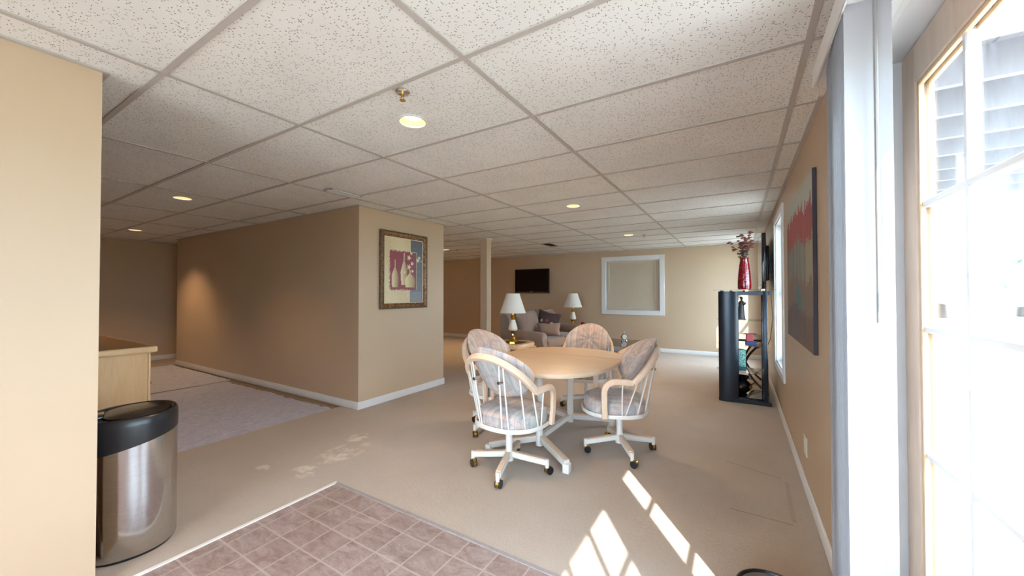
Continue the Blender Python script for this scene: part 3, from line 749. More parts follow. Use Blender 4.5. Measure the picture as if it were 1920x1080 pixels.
# swivel chairs
def cushion_rings(hx, hy, n, prof, seg=56):
    return [superell(hx*k, hy*k, n, seg, z) for k, z in prof]
def make_chair(label, loc, rz, wheel_rot):
    t = thing('swivel_chair', label, 'chair', loc, rz, 'swivel dining chairs')
    MB().lathe([(0.034, 0.075), (0.034, 0.13), (0.025, 0.15), (0.025, 0.335)], 20).build('post', M_white_metal, t)
    MB().box(-0.13, 0.13, -0.13, 0.13, 0.331, 0.349, 0.004, 1).build('swivel_plate', M_white_metal, t)
    for k in range(4):
        a = wheel_rot + k*PI/2; c, s = math.cos(a), math.sin(a)
        p0 = Vector((0.028*c, 0.028*s, 0.118)); p1 = Vector((0.275*c, 0.275*s, 0.088))
        lg = MB().tube([p0, p1], 0.019, 8, rz=0.020, up=(0, 0, 1), square=True).build('leg', M_white_metal, t)
        u = Vector((0, 0, 0.021))
        MB().tube([p0+u, p1+u-Vector((0.01*c, 0.01*s, 0))], 0.0185, 8, rz=0.006, up=(0, 0, 1), square=True).build('leg_cover', M_peach, lg)
        pe = Vector((0.283*c, 0.283*s, 0))
        MB().lathe([(0.014, 0.050), (0.014, 0.108), (0.010, 0.111)], 12, (pe.x, pe.y, 0)).build('caster_stem', M_white_metal, lg)
        ca = a + 0.9 + 0.7*k; d = Vector((math.cos(ca), math.sin(ca), 0)); ax = Vector((-d.y, d.x, 0)); wc = pe + d*0.016 + Vector((0, 0, 0.0275))
        MB().tube([wc-ax*0.020, wc-ax*0.018, wc+ax*0.018, wc+ax*0.020], 0.0275, 18).build('wheel', M_black_plastic, lg)
        m = MB(); m.tube([wc-ax*0.010, wc+ax*0.010], 0.0295, 18); 
        m.build('wheel_hood', M_brass, lg).location = (0, 0, 0.0025)
    # seat
    O = 0.045                                   # the seat sits a little forward of the post
    ring = superell(0.262, 0.255, 2.4, 60, 0.360, 0, O)
    MB().tube(ring, 0.007, 8, closed=True, rz=0.015, up=(0, 0, 1), square=True).build('seat_frame', M_white_metal, t)
    prof = [(0.80, 0.350), (0.93, 0.352), (0.965, 0.365), (0.970, 0.40), (0.968, 0.432), (0.975, 0.437), (0.968, 0.442), (0.93, 0.456), (0.80, 0.470), (0.55, 0.479), (0.25, 0.482), (0.06, 0.476)]
    MB().rings([[(x, y+O, z) for (x, y, z) in r] for r in cushion_rings(0.254, 0.248, 2.4, prof)]).build('seat_cushion', M_plaid, t)
    # arms
    for s in (-1, 1):
        pts = [(s*0.278, -0.10+O, 0.625), (s*0.288, -0.03+O, 0.632), (s*0.290, 0.03+O, 0.634)]
        pts += [(s*(0.290-0.008*i/6), 0.03+O+0.085*math.sin(PI/2*i/6), 0.549+0.085*math.cos(PI/2*i/6)) for i in range(1, 7)]
        pts += [(s*0.278, 0.114+O, 0.45), (s*0.272, 0.108+O, 0.350)]
        MB().tube(pts, 0.022, 10, rz=0.014, up=(s, 0, 0.0001), square=True).build('arm', M_peach, t)
    # wooden hoop
    def hoop(a):   # a from -1..1 (x side)
        th = PI/2*a; s_, c_ = math.sin(th), math.cos(th)
        return Vector((0.278*math.copysign(abs(s_)**0.92, s_), -0.10+O-0.235*c_, 0.625+0.24*c_**1.05 if c_ > 0 else 0.625))
    hp = [hoop(-1+2*i/36) for i in range(37)]
    MB().tube(hp, 0.018, 10, rz=0.023, up=(0, 0.66, 0.75), square=True).build('back_hoop', M_peach, t)
    # back pad
    NU, NV = 30, 14
    def pad(r, th, side):
        u, v = r*math.cos(th), r*math.sin(th)
        x = 0.262*u; z0 = 0.735+0.190*v
        y0 = -0.225+O-0.105*v+0.115*u*u - (0.02 if v > 0 else 0)*v
        n = Vector((-0.75*u*0.6, 0.87, 0.42)).normalized()
        th_ = 0.054*max(0.0, 1-r**3.2)**0.6
        if side > 0:
            th_ *= 1+0.12*math.cos(9*th)*min(1, r*1.6)*(1-r*r)*2
            th_ -= 0.036*math.exp(-(r/0.17)**2)
        else: th_ *= 0.65
        return Vector((x, y0, z0)) + n*(side*th_ + 0.016)
    m = MB(); bm = m.bm; grid = {}
    for side in (1, -1):
        cen = bm.verts.new(pad(0, 0, side)); prev = None
        for j in range(1, NV+1):
            r = j/NV; row = []
            for i in range(NU*2):
                th = 2*PI*i/(NU*2)
                if j == NV and side == -1: row.append(grid[i]); continue
                vtx = bm.verts.new(pad(r, th, side)); row.append(vtx)
                if j == NV: grid[i] = vtx
            for i in range(NU*2):
                k = (i+1) % (NU*2)
                if prev is None: bm.faces.new((cen, row[i], row[k]))
                else: bm.faces.new((prev[i], row[i], row[k], prev[k]))
            prev = row
    m.build('back_cushion', M_plaid, t, smooth=70)
    # spindles from hoop to seat frame
    for f in (-80, -56, -30, -9, 9, 30, 56, 80):
        a = math.radians(f)
        bot = Vector((0.260*math.sin(a), O-0.253*math.cos(a), 0.362)); top = hoop(f/92)
        if abs(f) == 9: continue
        MB().cyl(bot, top, 0.0055, seg=8).build('spindle', M_white_metal, t)
    for s in (-1, 1):
        bot = Vector((s*0.09, O-0.240, 0.362)); top = hoop(s*0.26)
        sp = MB().cyl(bot, top, 0.0055, seg=8).build('spindle', M_white_metal, t)
        q = bot.lerp(top, 0.70)
        MB().tube([q-Vector((0, 0.014, 0)), q+Vector((0, 0.03, 0))], 0.012, 10).build('clip', M_chrome, sp)
        MB().cyl((s*0.284, O-0.02, 0.622), (s*0.262, O-0.02, 0.362), 0.0055, seg=8).build('spindle', M_white_metal, t)
    return t
FACE = lambda deg: math.radians(deg-90)      # local +y is the front
CH = [('plaid cushioned swivel chair nearest the viewer, seen from behind', (-1.46, 2.37), 84, 16),
      ('plaid swivel chair at the right end of the table by the sunlit carpet', (-0.853, 3.114), 205, -56),
      ('plaid swivel chair at the left of the table, partly hidden by the nearest chair', (-2.03, 3.04), -12, 263),
      ('plaid swivel chair on the far side of the table in front of the coffee table', (-1.50, 4.12), -80, 20)]
for lab, (x, y), az, wr in CH: make_chair(lab, (x, y, 0), FACE(az), math.radians(wr)-FACE(az))

# sofa
def pillow(name, w, h, t, mat, parent=None, n=12, pinch=0.12):
    m = MB(); bm = m.bm; G = {}
    for side in (1, -1):
        for i in range(n+1):
            for j in range(n+1):
                u, v = -1+2*i/n, -1+2*j/n
                e = max(abs(u), abs(v))
                if side == -1 and e > 0.999: G[(side, i, j)] = G[(1, i, j)]; continue
                k = 1-pinch*(1-abs(v))**1.0*abs(u)**3; k2 = 1-pinch*(1-abs(u))**1.0*abs(v)**3
                d = t/2*((1-abs(u)**2.6)*(1-abs(v)**2.6))**0.45
                G[(side, i, j)] = bm.verts.new((u*w/2*k, side*d, v*h/2*k2))
        for i in range(n):
            for j in range(n):
                q = [G[(side, i, j)], G[(side, i+1, j)], G[(side, i+1, j+1)], G[(side, i, j+1)]]
                bm.faces.new(q)
    return m.build(name, mat, parent, smooth=80)
sf = thing('sofa', 'taupe fabric two-seat sofa with rolled arms against the far left area', 'sofa', (-3.32, 6.82, 0), -PI/2)
SW, SD = 2.06, 0.92           # width along local x, depth along local y; front is +y
MB().box(-SW/2+0.06, SW/2-0.06, -SD/2+0.04, SD/2-0.07, 0.06, 0.30, 0.03, 3).build('base', M_sofa, sf)
m = MB()
prof = [(-0.42, 0.08), (-0.455, 0.5), (-0.47, 0.80), (-0.45, 0.88), (-0.40, 0.915), (-0.33, 0.90), (-0.28, 0.84), (-0.25, 0.5), (-0.22, 0.28)]
m.rings([[(x, y, z) for (y, z) in prof] for x in (-SW/2+0.04, -SW/2+0.02+0.04, 0, SW/2-0.06, SW/2-0.04)])
m.build('back', M_sofa, sf, smooth=60)
for s in (-1, 1):
    rs = []
    for k, y in enumerate((-0.40, -0.2, 0.1, 0.32, 0.40, 0.42)):
        sc = 1.0 if k < 4 else (0.96 if k == 4 else 0.86)
        zt = 0.66 - 0.05*max(0, (y+0.4)/0.82)
        ring = []
        for a in range(0, 17):
            th = PI*1.15 - (PI*1.30)*a/16
            ring.append((s*(SW/2-0.10+0.105*sc*math.cos(th)), y, zt-0.105+0.105*sc*math.sin(th)))
        ring.append((s*(SW/2-0.045), y + (0.04 if k == 4 else 0.07 if k == 5 else 0), 0.08)); ring.append((s*(SW/2-0.19), y + (0.04 if k == 4 else 0.07 if k == 5 else 0), 0.08))
        rs.append(ring)
    MB().rings(rs).build('arm', M_sofa, sf, smooth=60)
    MB().box(s*0.008 if s > 0 else -0.80, 0.80 if s > 0 else -0.008, -0.20, 0.44, 0.29, 0.46, 0.055, 5).build('seat_cushion', M_sofa, sf, smooth=60)
    c = pillow('back_cushion', 0.80, 0.52, 0.26, M_sofa, sf, pinch=0.03); c.location = (s*0.40, -0.20, 0.70); c.rotation_euler = (math.radians(12), 0, 0)
    for y in (-0.34, 0.34):
        MB().lathe([(0.022, 0), (0.030, 0.062)], 12, (s*(SW/2-0.13), y, 0)).build('leg', M_bronze, sf)
def tpillow(label, mat, w, h, t, loc, rot):
    o = pillow('throw_pillow', w, h, t, mat); o.location = loc; o.rotation_euler = rot
    return tag(o, label, 'pillow', 'throw pillows on the sofa')
tpillow('dark floral throw pillow leaning in the middle of the sofa', M_floral, 0.46, 0.46, 0.16, (-3.27, 6.79, 0.71), (math.radians(-14), math.radians(14), 0.55))
tpillow('small plain taupe lumbar pillow in front of the floral pillow', M_sofa, 0.46, 0.26, 0.17, (-3.13, 6.52, 0.60), (math.radians(-16), 0, 0.45))
tpillow('plain taupe throw pillow upright beside the far sofa arm', M_sofa, 0.42, 0.42, 0.15, (-3.36, 7.30, 0.70), (math.radians(14), 0, -PI/2+0.25))

# end tables
def end_table(label, loc, rz):
    t = thing('end_table', label, 'side table', loc, rz, 'rounded oak end tables')
    hx, hy, H = 0.30, 0.30, 0.50
    m = MB(); o1 = superell(hx, hy, 4, 64, H); i1 = superell(hx-0.085, hy-0.085, 5, 64, H)
    o0 = superell(hx, hy, 4, 64, H-0.075); i0 = superell(hx-0.085, hy-0.085, 5, 64, H-0.075)
    ob = superell(hx+0.010, hy+0.010, 4, 64, H-0.036)
    m.rings([o1, i1, i0, o0, ob], closed_v=True); m.build('top_frame', M_oak2, t)
    MB().rings([superell(hx-0.087, hy-0.087, 5, 64, H-0.014), superell(hx-0.087, hy-0.087, 5, 64, H-0.006)]).build('glass_inset', M_tableglass, t)
    for sx in (-1, 1):
        for sy in (-1, 1):
            MB().tube([(sx*(hx-0.055), sy*(hy-0.055), 0.0), (sx*(hx-0.052), sy*(hy-0.052), 0.30), (sx*(hx-0.05), sy*(hy-0.05), H-0.073)], 0.052, 10, rz=0.040, up=(1, 0.3, 0), square=True).build('leg', M_oak2, t)
    MB().rings([superell(hx-0.05, hy-0.05, 4, 48, 0.16), superell(hx-0.05, hy-0.05, 4, 48, 0.185)]).build('lower_shelf', M_oak2, t)
    return t
et = end_table('rounded oak end table under the near lamp', (-3.18, 5.28, 0), 0)
dup(et, (-3.35, 8.28, 0), 0, 'rounded oak end table behind the far sofa arm, holding the mug')

# table lamps
lp = thing('table_lamp', 'near table lamp of cream ceramic and brass with white shade, before the sofa', 'lamp', (-3.19, 5.30, 0.497), 0, 'brass and ceramic table lamps')
MB().lathe([(0.100, 0.0), (0.100, 0.012), (0.088, 0.022), (0.060, 0.045), (0.036, 0.075), (0.026, 0.098), (0.036, 0.106), (0.026, 0.115), (0.024, 0.135), (0.045, 0.150), (0.066, 0.185), (0.068, 0.195)], 8).build('brass_base', M_brass, lp, smooth=20)
MB().lathe([(0.062, 0.190), (0.076, 0.205), (0.078, 0.225), (0.060, 0.290), (0.040, 0.345), (0.034, 0.370)], 32).build('ceramic_body', M_cream, lp)
MB().lathe([(0.036, 0.368), (0.042, 0.380), (0.024, 0.395), (0.040, 0.415), (0.042, 0.428), (0.014, 0.445), (0.012, 0.49), (0.010, 0.56)], 24).build('brass_neck', M_brass, lp)
sh = MB(); sh.lathe([(0.212, 0.478), (0.108, 0.795), (0.106, 0.795), (0.210, 0.478)], 48, cap0=False, cap1=False)
sh.build('lamp_shade', M_shade, lp)
m = MB(); m.tube([(0.11, 0, 0.78), (0, 0, 0.785), (-0.11, 0, 0.78)], 0.003, 6); m.cyl((0, 0, 0.50), (0, 0, 0.795), 0.005); m.ball((0, 0, 0.81), 0.012)
m.build('finial', M_brass, lp)
dup(lp, (-3.32, 8.22, 0.497), 0, 'far table lamp with white shade behind the sofa, near the far wall')
# mug
mg = thing('mug', 'maroon mug with a white mark on the end table by the far lamp', 'mug', (-3.13, 8.36, 0.499))
MB().lathe([(0.030, 0.0), (0.043, 0.004), (0.045, 0.05), (0.043, 0.115), (0.045, 0.122), (0.040, 0.122), (0.038, 0.05), (0.036, 0.012), (0.01, 0.010)], 24).build('cup', M_maroon, mg)
MB().tube([(0.042, 0.0, 0.095), (0.070, 0, 0.09), (0.074, 0, 0.06), (0.064, 0, 0.035), (0.042, 0, 0.03)], 0.006, 8).build('handle', M_maroon, mg)
m = MB()
for k in (-1, 1):
    m.box(-0.0045, 0.0045, -0.0012, 0.0012, -0.022, 0.022, M=Matrix.Rotation(k*0.28+0.45, 4, 'Z') @ Matrix.Translation((0, -0.0452, 0.055)))
m.box(-0.012, 0.012, -0.0012, 0.0012, -0.004, 0.004, M=Matrix.Rotation(0.45, 4, 'Z') @ Matrix.Translation((0, -0.0452, 0.075)))
m.build('white_mark', M_trim, mg)

# coffee table
cf = thing('coffee_table', 'oak framed glass coffee table between sofa and dining set', 'table', (-1.88, 6.42, 0))
hx, hy, H = 0.34, 0.80, 0.43
m = MB()
for s in (-1, 1):
    pts = [(s*hx, -hy, 0.0), (s*hx, -hy, H-0.12)] + [(s*hx, -hy+0.10-0.10*math.cos(PI/2*i/5), H-0.13+0.10*math.sin(PI/2*i/5)) for i in range(1, 6)] + [(s*hx, hy-0.10+0.10*math.sin(PI/2*i/5), H-0.13+0.10*math.cos(PI/2*i/5)) for i in range(0, 6)] + [(s*hx, hy, 0.0)]
    MB().tube(pts, 0.032, 10, rz=0.030, up=(1, 0, 0), square=True).build('side_frame', M_oak2, cf)
m.box(-hx, hx, -hy+0.06, -hy+0.12, H-0.07, H-0.012, 0.008, 2); m.box(-hx, hx, hy-0.12, hy-0.06, H-0.07, H-0.012, 0.008, 2)
m.build('cross_rail', M_oak2, cf)
MB().box(-hx+0.034, hx-0.034, -hy+0.03, hy-0.03, H-0.011, H-0.003).build('glass_top', M_tableglass, cf)
ck = thing('table_clock', 'small silver clock-like ornament on the coffee table end', 'ornament', (-1.83, 7.02, 0.427), math.radians(35))
MB().lathe([(0.060, 0), (0.060, 0.01), (0.03, 0.02)], 20, ey=0.6).build('foot', M_chrome, ck)
MB().tube([(0, -0.022, 0.068), (0, 0.022, 0.068)], 0.056, 24).build('case', M_chrome, ck)
MB().tube([(0, -0.024, 0.068), (0, -0.0225, 0.068)], 0.044, 24).build('dial', M_trim, ck)
MB().tube([(0.03, 0, 0.115), (0.02, 0, 0.145), (-0.02, 0, 0.145), (-0.03, 0, 0.115)], 0.005, 8).build('handle', M_chrome, ck)

# wall televisions
def tv(name, label, loc, rz, w, h, d, gap):
    t = thing(name, label, 'television', loc, rz)      # local: screen faces -y, wall at y=0
    MB().box(-w/2, w/2, -gap-d, -gap, -h/2, h/2, 0.008, 2).build('case', M_black_gloss, t)
    MB().box(-w/2+0.03, w/2-0.03, -gap-d-0.001, -gap-d+0.003, -h/2+0.06, h/2-0.03).build('screen', M_screen, t)
    MB().box(-w/2+0.02, w/2-0.02, -gap-d-0.004, -gap-d+0.002, -h/2+0.022, -h/2+0.030).build('trim_line', M_chrome, t)
    MB().box(-w*0.32, w*0.32, -gap-0.001, -gap+min(0.045, gap*0.6), -h*0.34, h*0.30, 0.01, 2).build('rear_housing', M_black_plastic, t)
    m = MB(); m.box(-0.11, 0.11, -gap+0.02, 0.0, -0.03, 0.03); m.box(-0.14, 0.14, -0.015, 0.0, -0.13, 0.13, 0.003, 1); m.box(-0.16, -0.12, -gap+0.015, -gap+0.03, -0.16, 0.16); m.box(0.12, 0.16, -gap+0.015, -gap+0.03, -0.16, 0.16)
    m.build('wall_mount', M_black_metal, t)
    return t
t1 = tv('wall_television', 'flat black television mounted on the far wall above the sofa', (-4.66, YF, 1.612), 0, 1.0, 0.635, 0.06, 0.06)
MB().box(-0.030, 0.030, -0.1235, -0.1225, -0.283, -0.272).build('badge', M_chrome, t1)
tv('wall_television', 'large flat television seen edge-on, on the right wall beyond the black tower stand', (XR, 6.20, 1.70), -PI/2, 1.16, 0.70, 0.045, 0.085)

# blind in the far window
wb_ = thing('mini_blind', 'closed ivory mini blind inside the white framed far window', 'blind', ((FW[0]+FW[1])/2, YF+0.045, 0))
hw = (FW[1]-FW[0])/2-0.02
MB().box(-hw, hw, -0.016, 0.016, FW[3]-0.045, FW[3]-0.013, 0.003, 1).build('head_rail', M_slat, wb_)
m = MB(); n = 58; z0, z1 = FW[2]+0.045, FW[3]-0.055
for i in range(n):
    z = z0+(z1-z0)*i/(n-1)
    m.box(-hw, hw, -0.0125, 0.0125, -0.0006, 0.0006, M=Matrix.Translation((0, 0, z)) @ Matrix.Rotation(math.radians(66), 4, 'X'))
m.build('slats', M_slat, wb_, smooth=0)
MB().box(-hw, hw, -0.012, 0.012, FW[2]+0.014, FW[2]+0.032, 0.003, 1).build('bottom_rail', M_slat, wb_)
MB().cyl((-hw+0.06, -0.022, FW[3]-0.05), (-hw+0.06, -0.022, FW[3]-0.72), 0.005, seg=8).build('wand', M_trim, wb_)
MB().cyl((hw-0.08, -0.022, FW[3]-0.05), (hw-0.08, -0.022, FW[2]+0.22), 0.004, seg=8).build('cord', M_trim, wb_)

# artwork built as painted grids
def art_mesh(name, w, h, nx, ny, fn, mat, parent, y=0.0):
    me = bpy.data.meshes.new(name); vs = []; fs = []; cols = []
    for j in range(ny+1):
        for i in range(nx+1): vs.append((-w/2+w*i/nx, y, -h/2+h*j/ny))
    for j in range(ny):
        for i in range(nx):
            a = j*(nx+1)+i; fs.append((a, a+1, a+nx+2, a+nx+1)); cols.append(fn((i+0.5)/nx, (j+0.5)/ny))
    me.from_pydata(vs, [], fs); ca = me.color_attributes.new('Col', 'FLOAT_COLOR', 'CORNER')
    buf = []
    for c in cols: buf += list(c)*4
    ca.data.foreach_set('color', buf); me.materials.append(mat)
    o = bpy.data.objects.new(name, me); COL.objects.link(o); o.parent = parent; return o
def lerp(a, b, t): t = max(0, min(1, t)); return tuple(x+(y-x)*t for x, y in zip(a, b))
R2 = random.Random(11)
def vase_art(u, v):
    jit = R2.uniform(-1, 1)
    cream = lerp(srgb(214, 194, 150), srgb(238, 222, 184), 0.5+0.3*jit+0.2*math.sin(9*u+5*v))
    blue = lerp(srgb(70, 78, 92), srgb(128, 138, 148), 0.45+0.25*jit+0.4*(0.5-v))
    c = cream
    if u > 0.67 and v > 0.12 or (u > 0.64 and v < 0.18): c = blue
    if u > 0.64 and v < 0.17 and u < 0.97: c = lerp(blue, srgb(150, 150, 158), 0.5)
    e = 0.012*jit
    if 0.13+e < u < 0.83+e and 0.20+e < v < 0.80+e:
        c = lerp(srgb(120, 34, 52), srgb(164, 66, 84), 0.5+0.35*jit)
        if u > 0.74: c = lerp(c, srgb(110, 90, 110), 0.4)
    if abs(u-0.83) < 0.008 and 0.2 < v < 0.8 or (abs(v-0.8) < 0.006 and 0.66 < u < 0.83): c = srgb(206, 196, 176)
    def vase(cx, z0, zb, zt, wb, wn):
        if not z0 < v < zt: return False
        if v < zb:
            k = (v-z0)/(zb-z0); ww = wb*(0.75+0.25*math.sin(PI*min(1, k*0.9+0.1)))*(1 if k < 0.55 else max(wn/wb, 1-((k-0.55)/0.45)**1.4*(1-wn/wb)))
        else: ww = wn
        return abs(u-cx) < ww
    for a in ((0.26, 0.24, 0.55, 0.66, 0.085, 0.014), (0.49, 0.28, 0.66, 0.78, 0.085, 0.016), (0.65, 0.24, 0.47, 0.52, 0.14, 0.018)):
        if vase(*a): c = lerp(srgb(232, 214, 168), srgb(150, 120, 80), (u-a[0])/a[4]*0.6+0.35+0.1*jit)
    for (fx, fy, fr) in ((0.62, 0.71, 0.055), (0.68, 0.78, 0.035), (0.62, 0.56, 0.060), (0.70, 0.62, 0.045), (0.86, 0.68, 0.05), (0.90, 0.72, 0.04), (0.96, 0.67, 0.02), (0.71, 0.50, 0.04), (0.50, 0.48, 0.04), (0.42, 0.46, 0.03)):
        d = math.hypot(u-fx, (v-fy)*1.3)
        if d < fr*(0.8+0.25*math.cos(5*math.atan2(v-fy, u-fx))): c = lerp(srgb(240, 230, 206), srgb(196, 170, 130), d/fr*0.7+0.1*jit)
    return c
PIC = (-3.647, (2.989+3.766)/2, (1.107+2.06)/2)
fp = thing('framed_picture', 'framed print of cream vases and blossoms in a mottled gilt frame', 'picture', PIC, PI/2)
pw, ph = 0.775, 0.953
def frame_ring(m, w0, h0, w1, h1, ya, yb):
    a = [(-w0/2, ya, -h0/2), (w0/2, ya, -h0/2), (w0/2, ya, h0/2), (-w0/2, ya, h0/2)]; b = [(-w1/2, yb, -h1/2), (w1/2, yb, -h1/2), (w1/2, yb, h1/2), (-w1/2, yb, h1/2)]
    for i in range(4):
        k = (i+1) % 4; m.quad(a[i], a[k], b[k], b[i])
m = MB(); frame_ring(m, pw, ph, pw, ph, -0.002, -0.030); frame_ring(m, pw, ph, pw-0.03, ph-0.03, -0.030, -0.036); frame_ring(m, pw-0.03, ph-0.03, pw-0.05, ph-0.05, -0.036, -0.028)
m.build('outer_frame', M_gilt2, fp, smooth=0)
m = MB(); frame_ring(m, pw-0.05, ph-0.05, pw-0.09, ph-0.09, -0.028, -0.022); frame_ring(m, pw-0.09, ph-0.09, pw-0.135, ph-0.135, -0.022, -0.010)
m.build('inner_frame', M_gilt, fp, smooth=0)
m = MB(); frame_ring(m, pw-0.135, ph-0.135, pw-0.150, ph-0.150, -0.0125, -0.009); m.build('fillet', M_ivory, fp, smooth=0)
art_mesh('print', pw-0.14, ph-0.14, 84, 104, vase_art, vcol('print_ink', 0.45), fp, -0.008)
MB().box(-pw/2+0.01, pw/2-0.01, -0.006, 0.0, -ph/2+0.01, ph/2-0.01).build('backing_board', M_black_plastic, fp)

R3 = random.Random(23)
colj = [R3.uniform(-1, 1) for _ in range(64)]
def abstract_art(u, v):
    j = R3.uniform(-1, 1); ci = colj[int(u*26)]; cj = colj[int(u*41) % 64]
    v = v + 0.05*cj*(1-abs(2*v-1)) + 0.03*math.sin(7*u+2) + 0.02*j
    top = lerp(srgb(176, 184, 172), srgb(198, 206, 194), 0.5+0.4*j)
    mid = lerp(srgb(140, 158, 158), srgb(176, 172, 150), 0.5+0.35*ci+0.2*j)
    c = mid
    h0 = 0.88+0.05*ci-0.12*(u-0.5)*(u-0.5); h1 = 0.66+0.08*cj
    if v > h0: c = top
    elif v > h1: c = lerp(srgb(186, 44, 48), srgb(126, 48, 60), 0.4+0.4*ci+0.25*j)
    elif v > 0.42:
        c = lerp(mid, srgb(86, 100, 104), 0.35+0.5*abs(cj)); 
        if u > 0.80 and 0.34 < v: c = lerp(srgb(176, 150, 96), srgb(150, 156, 140), 0.5+0.5*ci)
    elif v > 0.22:
        c = lerp(srgb(132, 96, 80), srgb(120, 118, 110), 0.5+0.4*cj+0.2*j)
        if 0.38 < u < 0.66 and v > 0.2 and (v-0.28)**2*30+(u-0.52)**2*20 < 0.35: c = lerp(srgb(60, 110, 130), srgb(80, 128, 134), 0.5+0.5*j)
    else:
        c = lerp(srgb(70, 66, 92), srgb(120, 84, 62), 0.5+0.5*ci+0.2*j)
        if u < 0.25: c = lerp(c, srgb(54, 66, 92), 0.6)
    return c
PY0, PY1_ = 2.64, 3.93
ap = thing('canvas_painting', 'abstract red, teal and grey canvas painting on the right wall', 'painting', (XR, (PY0+PY1_)/2, 1.475), -PI/2)
aw, ah = PY1_-PY0, 1.04
MB().box(-aw/2, aw/2, -0.020, -0.001, -ah/2, ah/2, 0.002, 1).build('stretcher_canvas', plain('dark_canvas_edge', srgb(60, 56, 66), 0.8, var=0.15), ap)
art_mesh('painted_face', aw-0.004, ah-0.004, 110, 90, lambda u, v: abstract_art(u, v), vcol('oil_paint', 0.5, 0.4), ap, -0.0206)

# black tower stand with glass shelves
ES = (-0.225, 5.235)
es = thing('tower_stand', 'black tower stand with glass shelves along the right wall', 'shelf stand', (ES[0], ES[1], 0), math.radians(0))
EW, EH, ED = 0.50, 1.318, 0.50        # along x, height, along y
for y in (0.0, ED):
    m = MB()
    ring = lambda z: [(0.105+0.105*math.cos(2*PI*i/28), y+0.034*math.sin(2*PI*i/28), z) for i in range(28)]
    m.rings([ring(0.0), ring(EH)]); m.build('front_post', M_black_metal, es)
    m = MB(); m.box(EW-0.045, EW, y-0.022, y+0.022, 0.0, EH, 0.008, 2); m.build('rear_post', M_black_metal, es)
    MB().box(0.19, EW+0.03, y-0.016, y+0.016, EH-0.045, EH, 0.004, 1).build('top_rail', M_black_metal, es)
    MB().box(0.0, EW+0.03, y-0.026, y+0.026, 0.0, 0.045, 0.006, 1).build('bottom_rail', M_black_metal, es)
MB().box(0.02, EW, 0.02, ED-0.02, 0.040, 0.062, 0.003, 1).build('base_panel', M_black_gloss, es)
def shelf(z):
    pts = [(EW-0.02, 0.036), (EW-0.02, ED-0.036)] + [(0.09-0.125*math.sin(PI*i/14), ED-0.036-(ED-0.072)*i/14) for i in range(15)]
    MB().rings([[(x, y, z-0.004) for x, y in pts], [(x, y, z+0.004) for x, y in pts]]).build('glass_shelf', M_clear, es)
SH = (0.345, 0.665, 0.970)
for z in SH: shelf(z)
MB().box(-0.055, EW+0.09, -0.05, ED+0.05, EH+0.012, EH+0.022, 0.004, 1).build('glass_top', M_clear, es)
for (x, y) in ((0.03, 0), (0.13, 0), (EW-0.02, 0), (0.03, ED), (0.13, ED), (EW-0.02, ED), (0.27, ED/2)):
    MB().lathe([(0.010, EH), (0.012, EH+0.012)] if y in (0, ED) else [(0.004, EH-0.01), (0.016, EH+0.012)], 12, (x, y, 0)).build('glass_pad', M_black_plastic, es)
ER = Matrix.Translation((ES[0], ES[1], 0)) @ Matrix.Rotation(math.radians(0), 4, 'Z')
def onshelf(x, y, z): return tuple(ER @ Vector((x, y, z)))
# red vase
vz = EH+0.0225
va = MB(); va.lathe([(0.052, 0.0), (0.068, 0.004), (0.073, 0.03), (0.072, 0.10), (0.066, 0.20), (0.054, 0.30), (0.043, 0.365), (0.046, 0.382), (0.052, 0.390), (0.047, 0.390), (0.038, 0.37), (0.048, 0.30), (0.060, 0.20), (0.066, 0.08), (0.06, 0.012), (0.01, 0.010)], 36)
vo_ = va.build('vase', M_redglass, smooth=60); vo_.location = onshelf(0.275, 0.20, vz)
tag(vo_, 'tall crackled red glass vase on top of the black tower stand', 'vase')
fl = thing('dried_flowers', 'dried brown and maroon flower sprays standing in the red vase', 'flowers', onshelf(0.275, 0.20, vz+0.012))
random.seed(12)
for k in range(11):
    a = 2*PI*k/11+random.uniform(-.3, .3); lean = random.choice((0.03, 0.05, 0.08, 0.12)); hh = random.uniform(0.50, 0.70) if k else 0.72
    if k == 4: lean, a, hh = 0.17, PI*0.97, 0.60
    tip = Vector((lean*math.cos(a), lean*math.sin(a)*0.8, hh))
    pts = [Vector((0, 0, 0)), Vector((0.02*math.cos(a), 0.02*math.sin(a), 0.36)), Vector((tip.x*0.6, tip.y*0.6, hh*0.86)), tip]
    st = MB().tube(pts, 0.0022, 5, r1=0.001).build('stem', M_stem, fl)
    m = MB()
    for q in range(10):
        f = random.uniform(0.45, 1.0); p = pts[1].lerp(tip, f) + Vector((random.uniform(-.022, .022), random.uniform(-.022, .022), random.uniform(-.01, .01)))
        if p.z < 0.40: p.z = 0.40+random.uniform(0, 0.05)
        for pe in range(4):
            b = 2*PI*pe/4+q
            m.ball(p+Vector((0.010*math.cos(b), 0.010*math.sin(b), 0.002*pe)), 0.0115, 6, 1, 1, 0.55)
    m.build('blossoms', M_flower, st)
m = MB()
for q in range(34):
    a = random.uniform(0, 2*PI); r = random.uniform(0.01, 0.055); z = random.uniform(0.385, 0.47)
    m.ball((r*math.cos(a)-0.012, r*math.sin(a), z), random.uniform(0.012, 0.02), 6, 1, 1, 0.4, M=Euler((random.uniform(-1, 1), random.uniform(-1, 1), 0)).to_matrix().to_4x4())
m.build('leaves', M_stem, fl)
